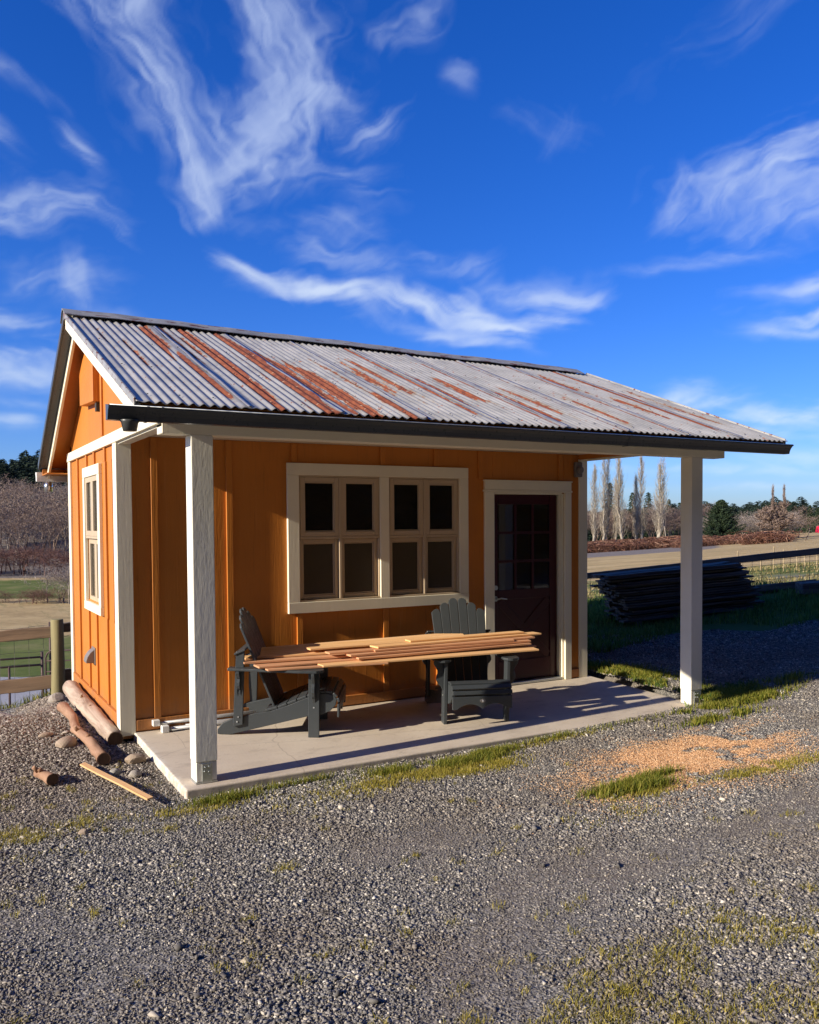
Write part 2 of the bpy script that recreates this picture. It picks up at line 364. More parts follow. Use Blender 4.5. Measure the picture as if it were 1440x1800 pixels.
def ground_mat():
    m, n, b = mat('ground_soil'); co = n.coord()
    z = n.new('ShaderNodeAttribute', attribute_name='zone'); s = n.new('ShaderNodeSeparateColor'); n.l.new(z.outputs['Color'], s.inputs[0])
    z2 = n.new('ShaderNodeAttribute', attribute_name='zone2'); s2 = n.new('ShaderNodeSeparateColor'); n.l.new(z2.outputs['Color'], s2.inputs[0])
    v = n.vor(co, 70.); big = n.noise(co, .7, 5, .6); fine = n.noise(co, 90, 4, .6)
    vc = n.new('ShaderNodeTexVoronoi'); n.l.new(co, vc.inputs['Vector']); vc.inputs['Scale'].default_value = 75
    cs = n.new('ShaderNodeSeparateColor'); n.l.new(vc.outputs['Color'], cs.inputs[0])
    grav = n.ramp(cs.outputs[0], [(0, (.09, .087, .083)), (.5, (.19, .18, .165)), (.85, (.30, .28, .25)), (1, (.48, .44, .38))])
    soil = n.mix(cs.outputs[0], n.mix(fine, (.10, .082, .068), (.20, .17, .14)), (.27, .24, .205))
    grav = n.mix(n.mr(n.math('ADD', big, n.math('MULTIPLY', fine, .3)), .55, .8), grav, soil)
    g1 = n.noise(co, 1.6, 6, .7); g2 = n.noise(n.coord(scale=(.25, .25, .25)), 1., 6, .65)
    green = n.ramp(g2, [(.3, (.085, .12, .028)), (.5, (.14, .165, .045)), (.7, (.23, .21, .085))])
    green = n.mix(n.math('MULTIPLY', n.mr(g1, .5, .7), .45), green, (.06, .085, .02))
    dry = n.ramp(n.noise(n.coord(scale=(.3, .3, .3)), 1., 7, .7), [(.3, (.33, .235, .11)), (.5, (.47, .345, .165)), (.7, (.56, .43, .225))])
    dry = n.mix(n.math('MULTIPLY', n.mr(n.noise(n.coord(scale=(.9, .12, 1)), 1., 5, .75), .52, .62), .5), dry, (.24, .21, .09)); dry = n.mix(n.math('MULTIPLY', n.mr(g1, .5, .62), .4), dry, (.26, .20, .095))
    wob = n.math('MULTIPLY', n.math('SUBTRACT', n.noise(co, .35, 6, .7), .5), 1.1)
    cg = n.mr(n.math('ADD', s.outputs[0], wob), .4, .6); cd = n.mr(n.math('ADD', s.outputs[1], wob), .4, .6)
    c = n.mix(cd, grav, dry); c = n.mix(cg, c, green)
    c = n.mix(n.mr(s.outputs[2], .4, .6), c, n.mix(n.noise(co, 2.2, 5, .6), (.30, .30, .31), (.40, .40, .40)))
    c = n.mix(n.mr(n.math('ADD', s2.outputs[0], n.math('MULTIPLY', wob, .5)), .35, .65), c, n.mix(cs.outputs[0], n.mix(fine, (.09, .072, .06), (.18, .15, .125)), (.27, .24, .21)))
    dust = n.math('ADD', s2.outputs[1], n.math('MULTIPLY', n.math('SUBTRACT', n.noise(co, 7, 6, .75), .5), 1.5))
    c = n.mix(n.mr(dust, .5, .62), c, n.mix(n.noise(co, 40, 3), (.55, .31, .15), (.76, .47, .25)))
    h = n.math('ADD', n.math('MULTIPLY', v, -1.), n.math('MULTIPLY', fine, .5))
    fin(n, b, c, .95, n.bump(h, .5, .012), .1); return m
M['ground'] = ground_mat()

# ------------------------------------------------------------------ terrain
W, L = 4.948, 2.56
def height(x, y):
    x = np.asarray(x, float); y = np.asarray(y, float)
    l, d = to_site(x, y); u = l / np.maximum(d, 4.)
    # yard
    near = -.115 + .055 * np.clip((x - .1) / 4.8, 0, 1.2) + .115 * sst(-1.7, 1.2, y) * sst(.6, -.1, x) + .03 * sst(-1.2, 1.5, y) * sst(4.5, 6, x)
    near = near + .022 * (fbm(x * .8, y * .8, 5) - .5) * (np.hypot(x - 2.5, y + .7) > 0)
    # right-hand field
    dd = [0, 8, 12, 13.5, 20, 30, 60, 150, 300, 900]
    r1 = np.interp(d, dd, [0, .0, .22, .36, .22, -.08, -1.1, -3.6, -5, -6])
    r2 = np.interp(d, dd, [0, .05, .45, .66, .66, .52, .12, -1.1, -1.6, -2])
    w = np.clip((u - .21) / .27, -.3, 1.4)
    right = near + r1 * (1 - w) + r2 * w
    right = right + sst(20, 60, d) * (fbm(x * .03, y * .03, 9) - .5) * .5
    # left-hand valley, then wooded hill
    lz = np.interp(d, [0, 9.6, 10.1, 11.3, 14, 20, 27, 120, 150, 230, 330, 500, 900], [0, 0, -.12, -.75, -2.0, -4.2, -5.4, -5.4, -4.0, 6.0, 8.6, 10, 8])
    near = near - .20 * sst(7.4, 9.6, d) * sst(-.28, -.38, u) - .20 * sst(-.41, -.48, u) * sst(6.8, 9.6, d)
    left = near * sst(14, 9, d) + lz + sst(30, 60, d) * (fbm(x * .05, y * .05, 3) - .5) * .5
    s = sst(.12, -.28, u) * sst(6, 9, d)
    s = np.where(d < 4, 0, s)
    return right * (1 - s) + left * s
def build_ground():
    def axis(lo, hi, h0, k):
        p = [0.]; 
        while p[-1] < hi: p.append(p[-1] + h0 + k * p[-1])
        q = [0.]
        while q[-1] > lo: q.append(q[-1] - h0 + k * q[-1])
        return np.array(sorted(set(q[1:] + p)))
    A = axis(-620, 1300, .14, .022); B = axis(-60, 1500, .14, .022)
    a, b_ = np.meshgrid(A, B); nx, ny = len(A), len(B)
    # grid centred 5.5 m out in the yard
    X = EYE[0] + FW[0] * (b_ + 5.5) + RT[0] * a; Y = EYE[1] + FW[1] * (b_ + 5.5) + RT[1] * a
    Z = height(X, Y)
    # keep the soil under the slab and the hut
    foot = (X > -.02) & (X < 5.2) & (Y > -1.62) & (Y < L + .1)
    Z = np.where(foot, np.minimum(Z, -.16), Z)
    l, d = to_site(X, Y); u = l / np.maximum(d, 3)
    n1 = fbm(X * .5, Y * .5, 21)
    green = np.zeros_like(X); dry = np.zeros_like(X); road = np.zeros_like(X); brown = np.zeros_like(X); dust = np.zeros_like(X)
    lefty = sst(.1, -.1, u)
    # near grass by the fence on the right
    gr = sst(9.8, 11.2, d) * sst(.16, .2, u); green = np.maximum(green, gr * (1 - sst(14.2, 17, d)))
    dry = np.maximum(dry, sst(14, 22, d) * (1 - lefty)); green = np.maximum(green, (1 - lefty) * sst(13, 15, d) * (1 - sst(19, 30, d)) * .62)
    brown = np.maximum(brown, sst(70, 80, d) * sst(.39, .33, u) * (1 - lefty))
    # left valley
    dry = np.maximum(dry, lefty * sst(9.6, 10.5, d)); green = np.maximum(green, lefty * (sst(9.8, 10.6, d) * sst(25, 18, d) * .8))
    green = np.maximum(green, lefty * sst(38, 40, d) * sst(60, 50, d) * 1.)
    green = np.maximum(green, lefty * sst(80, 84, d) * sst(113, 108, d) * sst(-.33, -.42, u))
    road = lefty * sst(27.5, 28.5, d + 6 * (u + .45)) * sst(40.5, 39.3, d + 10 * (u + .45)); 
    brown = np.maximum(brown, lefty * sst(112, 118, d)); brown = np.maximum(brown, trackness(X, Y) * .52 * (d < 9))
    # sawdust
    qx, qy = (X - 3.60) / 1.30, (Y + 2.78) / .70
    c_, s_ = math.cos(-.12), math.sin(-.12); q = np.hypot(qx * c_ - qy * s_, qx * s_ + qy * c_)
    dust = sst(1.25, .35, q)
    zone = np.stack([green, dry, road, np.ones_like(X)], -1).reshape(-1, 4)
    zone2 = np.stack([brown, dust, 0 * X, np.ones_like(X)], -1).reshape(-1, 4)
    V = np.stack([X, Y, Z], -1).reshape(-1, 3)
    i = np.arange(nx - 1)[None, :] + nx * np.arange(ny - 1)[:, None]
    F = np.stack([i, i + 1, i + nx + 1, i + nx], -1).reshape(-1, 4)
    o = npmesh('ground', V, F, M['ground'], None, True, {'zone': ('FLOAT_COLOR', zone), 'zone2': ('FLOAT_COLOR', zone2)})
    tag(o, kind='structure', label='gravel yard running out into dry pasture and a green valley')
build_ground()
def gz(x, y): return float(height(x, y))

def hills():
    m, n, b = mat('far_forested_hill'); f = n.noise(n.coord(), .02, 6, .7)
    fin(n, b, n.mix(f, (.035, .06, .06), (.07, .10, .10)), .9, None, .1)  # distance haze is put into the forest colour as a bluish tint
    g = G(); pts = []
    us = np.linspace(-1.4, 1.8, 190)
    for i, u in enumerate(us):
        d = 2300; x, y = site(u, d)
        z = (22 + 34 * float(fbm(u * 5, 1.3, 4)) + 6 * float(fbm(u * 60, .3, 8))) * float(sst(-1.4, -1.1, u) * sst(1.8, 1.5, u)) - 8
        x2, y2 = site(u, d + 500)
        pts.append(((x, y, -20), (x + 0, y, z * .55), (x2, y2, z * 1.12)))
    vs = [p for t in pts for p in t]
    fs = []
    for i in range(len(pts) - 1):
        a, c = 3 * i, 3 * i + 3
        fs += [(a, c, c + 1, a + 1), (a + 1, c + 1, c + 2, a + 2)]
    g.add(vs, fs, True); o = g.build('hills', m); tag(o, kind='structure', label='low forested hills on the horizon')
hills()

# ------------------------------------------------------------------ hut
RY, EF, EZ, EB, BZ = .885, -1.916, 2.469, 2.993, 2.371
RX0, RX1 = -.26, 5.76
def rz(x): return 3.578 - .055 * (x - RX0) / (RX1 - RX0)
def zf(x, y): return EZ + (rz(x) - EZ) * (y - EF) / (RY - EF)
def zb(x, y): return BZ + (rz(x) - BZ) * (EB - y) / (EB - RY)
hut = empty('garden_shed', (0, 0, 0))
tag(hut, 'orange board and batten shed with cream trim, rusty corrugated roof and open front porch', 'shed')
T = .09
CZ = 2.445
def walls():
    # front wall with window and door openings
    g = G()
    ox = [(0.0, 1.565, .0, CZ), (3.295, 3.715, 0, CZ), (4.655, W, 0, CZ), (1.565, 3.295, 0, 1.005), (1.565, 3.295, 2.16, CZ), (3.715, 4.655, 2.03, CZ)]
    for a, b_, z0, z1 in ox: g.box(a, b_, 0, T, z0 if z0 else -.05, z1)
    for x, z0, z1 in ((.285, .1, CZ), (.925, .1, CZ), (1.53, 2.27, CZ), (1.57, .1, .9), (2.435, 2.27, CZ), (2.455, .1, .9), (3.03, 2.27, CZ), (3.05, .1, .9), (3.56, 2.16, CZ), (4.60, 2.16, CZ), (3.53, .1, 2.1)):
        w = .028 if x < 4 else .028
        if x == 3.53: continue
        g.box(x - w, x + w, -.019, -.0005, z0, z1 - .002)
    g.box(.11, 3.60, -.024, -.0005, .012, .10); g.box(4.74, W - .10, -.024, -.0005, .012, .10)
    g.build('wall', M['siding'], hut, .003)
    # west gable wall with window opening and battens
    g = G()
    for y0, y1, z0, z1 in ((T + .001, .80, .03, 2.389), (1.50, L, .03, 2.389), (.80, 1.50, .03, 1.0), (.80, 1.50, 2.165, 2.389)):
        g.box(0, T, y0, y1, z0, z1)
    und = lambda y: (zf(0, y) if y < RY else zb(0, y)) - .075
    g.prism([(-1.47, 2.391), (L, 2.391), (L, und(L)), (RY, und(RY)), (-1.47, und(-1.47))], 0, T, 'x')
    for y, z0, z1 in ((2.0, .15, 2.385), (1.46, .15, .905), (1.46, 2.265, 2.385), (1.04, .15, .905), (1.04, 2.265, 2.385), (.52, .15, .90), (.52, 2.265, 2.385), (.50, .90, 2.265)):
        g.box(-.019, -.0005, y - .026, y + .026, z0, z1)
    g.box(-.014, -.0005, .20, .235, .89, 2.27)
    g.box(-.026, -.0005, .12, L - .12, .035, .148)
    for y in (.62, -.5): g.box(-.019, -.0005, y - .026, y + .026, 2.50, und(y) - .004)
    g.build('wall', M['siding'], hut, .003)
    # back and east walls
    g = G(); g.box(0, W, L - T, L - .001, .031, CZ + .1); g.build('wall', M['siding'], hut)
    g = G(); g.box(W - T, W, T + .001, L - T - .001, .03, 2.389)
    g.prism([(-1.47, 2.391), (L - T - .001, 2.391), (L - T - .001, und(L) + .02), (RY, und(RY)), (-1.47, und(-1.47))], W - T, W, 'x')
    for y in (.55, 1.1, 1.7, 2.3): g.box(W + .0005, W + .019, y - .026, y + .026, .15, 2.385)
    g.build('wall', M['siding'], hut, .003)
    # room floor and dark lining
    g = G(); g.box(T + .002, W - T - .002, T + .002, L - T - .002, -.04, .02); g.box(T + .002, W - T - .002, T + .002, L - T - .002, 2.40, 2.43)
    g.box(T + .002, W - T - .002, L - T - .014, L - T - .004, .021, 2.399)
    g.build('interior_lining', M['dark'], hut)
walls()
def trims():
    c = M['cream']
    for (x0, x1, y0, y1, z0, z1) in ((-.022, .102, -.022, -.0005, -.02, CZ - .01), (W - .095, W + .022, -.022, -.0005, -.005, CZ - .05)):
        G().box(x0, x1, y0, y1, z0, z1).build('corner_board', c, hut, .003)
    G().box(-.022, -.0006, -.0004, .115, -.02, 2.388).build('corner_board', c, hut, .003)
    G().box(-.022, -.0005, L - .115, L + .02, .02, 2.388).build('corner_board', c, hut, .003)
    G().box(W + .0005, W + .022, -.0004, .1, -.005, 2.388).build('corner_board', c, hut, .003)
    # frieze boards on both ends running out to the porch beam
    G().box(-.030, -.0005, -1.475, L + .02, 2.389, 2.478).build('frieze_board', c, hut, .003)
    G().box(W + .0005, W + .030, -1.475, L + .02, 2.389, 2.478).build('frieze_board', c, hut, .003)
    G().box(-.0, T, -1.475, -.001, 2.375, 2.3895).build('frieze_underside', c, hut)
    G().box(W - T, W, -1.475, -.001, 2.375, 2.3895).build('frieze_underside', c, hut)
trims()
def window_front():
    # casing
    g = G(); y0, y1 = -.032, -.0005
    g.box(1.457, 1.567, y0, y1, 1.003, 2.155); g.box(3.293, 3.3975, y0, y1, 1.003, 2.155)
    g.box(2.395, 2.49, y0, y1, 1.004, 2.154); g.box(1.457, 3.3975, y0 - .001, y1, 2.156, 2.264); g.box(1.457, 3.3975, y0 - .003, y1, .903, 1.002)
    w = g.build('window', M['cream'], hut, .003)
    fr = G(); sashes = []
    for X0, X1 in ((1.567, 2.395), (2.49, 3.293)):
        Z0, Z1, zm = 1.003, 2.155, 1.585; xm = (X0 + X1) / 2
        fr.box(X0 + .0005, X1 - .0005, -.015, .075, Z1 - .013, Z1 - .0005); fr.box(X0 + .0005, X1 - .0005, -.024, .075, Z0 + .0005, Z0 + .016)
        fr.box(X0 + .0005, X0 + .014, -.014, .075, Z0 + .017, Z1 - .014); fr.box(X1 - .014, X1 - .0005, -.014, .075, Z0 + .017, Z1 - .014)
        fr.box(xm - .012, xm + .012, -.021, .07, Z0 + .017, Z1 - .014); fr.box(X0 + .015, xm - .0125, -.017, .07, zm - .011, zm + .011); fr.box(xm + .0125, X1 - .015, -.017, .07, zm - .011, zm + .011)
        for (a, b_) in ((X0 + .016, xm - .014), (xm + .014, X1 - .016)):
            for (c, d, up) in ((zm + .013, Z1 - .016, 1), (Z0 + .019, zm - .013, 0)):
                yo = -.016 if up else .012; s_ = .043 if up else .034
                g = G(); t = .035
                g.box(a, a + s_, yo, yo + t, c, d); g.box(b_ - s_, b_, yo, yo + t, c, d)
                g.box(a + s_ + .0005, b_ - s_ - .0005, yo, yo + t, c, c + s_); g.box(a + s_ + .0005, b_ - s_ - .0005, yo, yo + t, d - s_, d)
                for k in (0,):  # glazing bead
                    q = s_ - .0; e = .011
                    g.box(a + q + .0006, a + q + e, yo + .010, yo + t - .004, c + q, d - q); g.box(b_ - q - e, b_ - q - .0006, yo + .010, yo + t - .004, c + q, d - q)
                    g.box(a + q + e, b_ - q - e, yo + .010, yo + t - .004, c + q + .0006, c + q + e); g.box(a + q + e, b_ - q - e, yo + .010, yo + t - .004, d - q - e, d - q - .0006)
                g.build('sash', M['taupe'], w, .003)
                q = s_ + .009
                G().box(a + q, b_ - q, yo + .018, yo + .022, c + q, d - q).build('pane', M['glass'] if up else M['screen'], w)
    fr.build('window_frame', M['taupe'], w, .002)
    # gable window
    g = G(); x0, x1 = -.032, -.0005
    g.box(x0, x1, 1.498, 1.575, .985, 2.17); g.box(x0, x1, .706, .80, .985, 2.17)
    g.box(x0 - .001, x1, .706, 1.575, 2.171, 2.265); g.box(x0 - .003, x1, .706, 1.575, .905, .984)
    w = g.build('window', M['cream'], hut, .003)
    g = G(); ym, zm = 1.149, 1.60
    for a, b_ in ((.801, ym - .001), (ym + .001, 1.497)):
        for c, d, up in ((zm + .012, 2.169, 1), (.987, zm - .012, 0)):
            xo = -.020 if up else .006; s_ = .05; t = .035; g = G()
            g.box(xo, xo + t, a, a + s_, c, d); g.box(xo, xo + t, b_ - s_, b_, c, d)
            g.box(xo, xo + t, a + s_ + .0005, b_ - s_ - .0005, c, c + s_); g.box(xo, xo + t, a + s_ + .0005, b_ - s_ - .0005, d - s_, d)
            g.build('sash', M['taupe'], w, .003)
            G().box(xo + .018, xo + .022, a + s_ + .001, b_ - s_ - .001, c + s_ + .001, d - s_ - .001).build('pane', M['glass'], w)
    g = G(); g.box(-.02, .05, .801, 1.497, zm - .0115, zm + .0115); g.build('window_frame', M['taupe'], w, .002)
window_front()
def door():
    # frame and casing
    g = G(); c = M['cream']
    g.box(3.602, 3.717, -.030, -.0005, .0, 2.028); g.box(4.653, 4.739, -.030, -.0005, .0, 2.028)
    g.box(3.592, 4.749, -.034, -.0005, 2.029, 2.05); g.box(3.602, 4.739, -.030, -.0005, 2.051, 2.138); g.box(3.594, 4.747, -.040, -.0005, 2.139, 2.152)
    g.box(3.7155, 3.74, -.0004, T + .02, 0, 2.02); g.box(4.630, 4.6545, -.0004, T + .02, 0, 2.02); g.box(3.7405, 4.6295, .0, T + .02, 2.008, 2.0295)
    g.box(4.618, 4.6299, .03, .055, .03, 2.005)
    g.build('door_frame', c, hut, .003)
    dr = M['maroon']; X0, X1, Z0, Z1 = 3.745, 4.616, .035, 2.004; y = .078
    g = G()
    # slab with lite opening
    lx0, lx1, lz0, lz1 = 3.835, 4.525, 1.0, 1.905
    g.box(X0, lx0, y, y + .04, Z0, Z1); g.box(lx1, X1, y, y + .04, Z0, Z1)
    g.box(lx0 + .0005, lx1 - .0005, y, y + .04, lz1, Z1); g.box(lx0 + .0005, lx1 - .0005, y + .012, y + .04, Z0, lz0 - .0)
    # rails round the lower panel
    px0, px1, pz0, pz1 = lx0, lx1, .25, .90
    g.box(px0 + .0006, px1 - .0006, y, y + .0115, Z0, pz0); g.box(px0 + .0006, px1 - .0006, y, y + .0115, pz1, lz0)
    for s in (1, -1):
        dx, dz = (px1 - px0), (pz1 - pz0); a = math.atan2(dz, dx) * s; Ln = math.hypot(dx, dz)
        Mx = Matrix.Translation(((px0 + px1) / 2, y + (.002 if s > 0 else .0035), (pz0 + pz1) / 2)) @ Matrix.Rotation(-a, 4, 'Y')
        g.box(-Ln / 2 + .03, Ln / 2 - .03, 0, .008, -.045, .045, Mx)
    d = g.build('door', dr, hut, .004)
    g = G()
    for i in range(1, 3):
        xx = lx0 + (lx1 - lx0) * i / 3; g.box(xx - .014, xx + .014, y - .002, y + .03, lz0, lz1)
    for j in range(1, 3):
        zz = lz0 + (lz1 - lz0) * j / 3; g.box(lx0, lx1, y + .0005, y + .028, zz - .014, zz + .014)
    g.build('glazing_bars', dr, d, .002)
    G().box(lx0 + .001, lx1 - .001, y + .014, y + .018, lz0 + .001, lz1 - .001).build('pane', M['glass'], d)
    g = G(); g.tube([(3.80, y, .915), (3.80, y - .012, .915)], .028, 16); g.tube([(3.80, y - .011, .915), (3.80, y - .045, .915), (3.81, y - .052, .915)], .009, 10)
    g.tube([(3.80, y - .05, .915), (3.84, y - .054, .922), (3.88, y - .052, .915), (3.915, y - .05, .909)], [.008, .008, .007, .005], 10)
    g.build('handle', M['galv'], d)
    G().tube([(3.80, y, 1.03), (3.80, y - .016, 1.03)], .024, 16).build('deadbolt', M['galv'], d)
    G().box(3.74, 4.63, -.01, T + .02, .004, .03).build('threshold', M['galv'], hut, .003)
door()
def porch():
    # beam
    G().box(.0, 5.436, -1.482, -1.342, 2.326, 2.43).build('beam', M['cream'], hut, .004)
    G().box(.0, W, -1.341, -.001, CZ, CZ + .015).build('porch_ceiling', M['ceiling'], hut)
    G().box(W + .031, 5.70, -1.341, -.3, 2.50, 2.515).build('end_soffit', M['soffit'], hut) if False else None
    G().box(-.0, 5.70, -1.895, -1.40, 2.431, 2.441).build('eave_soffit', M['ceiling'], hut)
    # boards closing the eave underside at the east overhang
    for i, (x0, x1) in enumerate(((.192, .345), (4.982, 5.132))):
        y0, y1 = -1.482, -1.342; zb0 = .043 * -1.42 + .012
        g = G(); g.box(x0, x1, y0, y1, .085, 2.3255)
        p = g.build('post', M['post'], hut, .006, 2)
        G().box(x0 + .004, x1 - .004, y0 + .004, y1 - .004, zb0, .0845).build('post_foot', M['post'], p, .004)
        g = G(); cx = (x0 + x1) / 2
        g.box(cx - .03, cx + .035, y0 - .0015, y0 + .0035, zb0 - .012, .075)
        g.box(cx - .03, cx + .035, y1 - .0035, y1 + .0015, zb0 - .012, .075)
        g.box(x0 + .002, x1 - .002, y0 + .002, y1 - .002, zb0 - .012, zb0 - .001)
        for (a, b_) in ((-.012, .05), (.016, .052), (-.014, .02), (.014, .016)):
            g.tube([(cx + a, y0 - .002, b_), (cx + a, y0 - .008, b_)], .006, 8)
        g.build('post_bracket', M['galv'], p)
porch()
def corr(d, x):
    """height of the corrugation at x; d = distance to the nearest lap"""
    a = .0088 * (.35 + .65 * sst(.02, .13, d))
    return a * np.sin(2 * math.pi * x / .0677)
SEAMS = [.435, 1.09, 1.755, 2.415, 3.07, 3.73, 4.42, 5.11]
RUST = [  # x centre (at the eave), half width, from, to (0 ridge .. 1 eave), strength
    (.36, .055, .0, .45, .75), (.40, .03, .4, 1.0, .75), (.50, .03, .0, .6, .6), (.585, .035, .08, .45, .55), (.70, .055, .0, 1.0, .85), (.72, .05, .3, .75, .8),
    (.90, .02, .3, 1., .35), (1.03, .055, .0, 1., 1.0), (1.10, .05, .15, .85, .6), (1.19, .05, .3, .95, .65), (1.33, .06, .35, 1., .75), (1.39, .05, .45, 1., .7), (1.45, .03, .7, 1., .4),
    (1.52, .05, .8, 1., .35), (1.66, .035, .35, 1., .5), (1.70, .045, .75, 1., .6), (1.79, .02, .0, 1., .3), (1.93, .06, .35, .75, .42), (2.1, .08, .35, .8, .38), (2.36, .03, .0, 1., .42), (2.5, .06, .5, .8, .36),
    (2.75, .1, .5, .8, .38), (3.03, .02, .1, 1., .45), (3.15, .08, .6, .95, .40), (3.4, .09, .5, .9, .34), (3.70, .02, .0, 1., .42), (3.8, .06, .05, .25, .38), (4.0, .1, .5, .95, .34),
    (4.38, .025, .0, 1., .55), (4.55, .1, .2, .5, .36), (4.8, .1, .5, .8, .38), (5.08, .05, .0, 1., .72), (5.2, .05, .3, .6, .4), (5.45, .06, .3, .8, .36), (.05, .03, .2, .6, .42), (-.1, .03, .1, .4, .4)]
def roof_side(front):
    edges = [RX0] + [s + .03 for s in SEAMS] + [RX1]
    Vs, Fs, Rs = [], [], []; base = 0; NR = 64
    for k in range(len(edges) - 1):
        a, b_ = edges[k] - (.07 if k else 0), edges[k + 1]
        xs = np.arange(a, b_ + .004, .0677 / 8); t = np.linspace(0, 1, NR)
        X, Tt = np.meshgrid(xs, t)
        de = np.minimum(np.abs(X - edges[k]) if k else np.abs(X - a), np.abs(b_ - X))
        z = corr(de, X)
        # each sheet rides over its eastern neighbour, lifted wavy edge
        z = z + .004 + .010 * sst(b_ - .05, b_, X) * (.5 + .6 * np.sin(Tt * 23 + k * 2.1) * np.sin(Tt * 7.3 + k)) * (k < len(edges) - 2)
        z = z + .004 * sst(b_ - .10, b_ - .02, X) + .006 * (fbm(X * 1.1, Tt * 3, 40 + k) - .5)
        drift = .03 * (1 - Tt)       # sheets run very slightly out of square
        Xr = np.clip(X + drift * (0 < k) , RX0, RX1)
        if front:
            ov = -.02 - .012 * vnoise(np.array([k * 3.3]), np.array([.5]))[0]
            Y = RY - .04 + (EF + ov * 1. - RY + .04) * Tt
            Z = np.vectorize(lambda p: p)(EZ + (3.578 - .055 * (Xr - RX0) / (RX1 - RX0) - EZ) * (Y - EF) / (RY - EF)) + z
            rust = np.zeros_like(X)
            for xc, hw, s0, s1, st in RUST:
                st = st + (.14 if xc > 1.6 else .03)
                q = np.exp(-((X - xc) / hw) ** 2) * sst(s0 - .06, s0 + .06, Tt + .25 * (vnoise(X * 22, Tt * 2, 3) - .5)) * sst(s1 + .06, s1 - .06, Tt + .25 * (vnoise(X * 22, Tt * 2 + 9, 3) - .5))
                rust = np.maximum(rust, q * st)
        else:
            Y = RY + .04 + (EB + .02 - RY - .04) * Tt
            Z = BZ + (3.578 - .055 * (Xr - RX0) / (RX1 - RX0) - BZ) * (EB - Y) / (EB - RY) + z
            rust = .2 * fbm(X * 3, Tt, 3)
        V = np.stack([Xr, Y, Z], -1).reshape(-1, 3); nx = len(xs)
        i = np.arange(nx - 1)[None, :] + nx * np.arange(NR - 1)[:, None]
        F = np.stack([i, i + nx, i + nx + 1, i + 1], -1).reshape(-1, 4) + base
        if not front: F = F[:, ::-1]
        Vs.append(V); Fs.append(F); Rs.append(rust.ravel()); base += len(V)
    o = npmesh('roof', np.concatenate(Vs), np.concatenate(Fs), M['roof'], hut, True, {'rust': ('FLOAT', np.concatenate(Rs))})
    m = o.modifiers.new('gauge', 'SOLIDIFY'); m.thickness = .0025; m.offset = -1
    o['label'] = 'grey corrugated steel sheets streaked with orange rust' if front else 'back slope of grey corrugated steel'
    return o
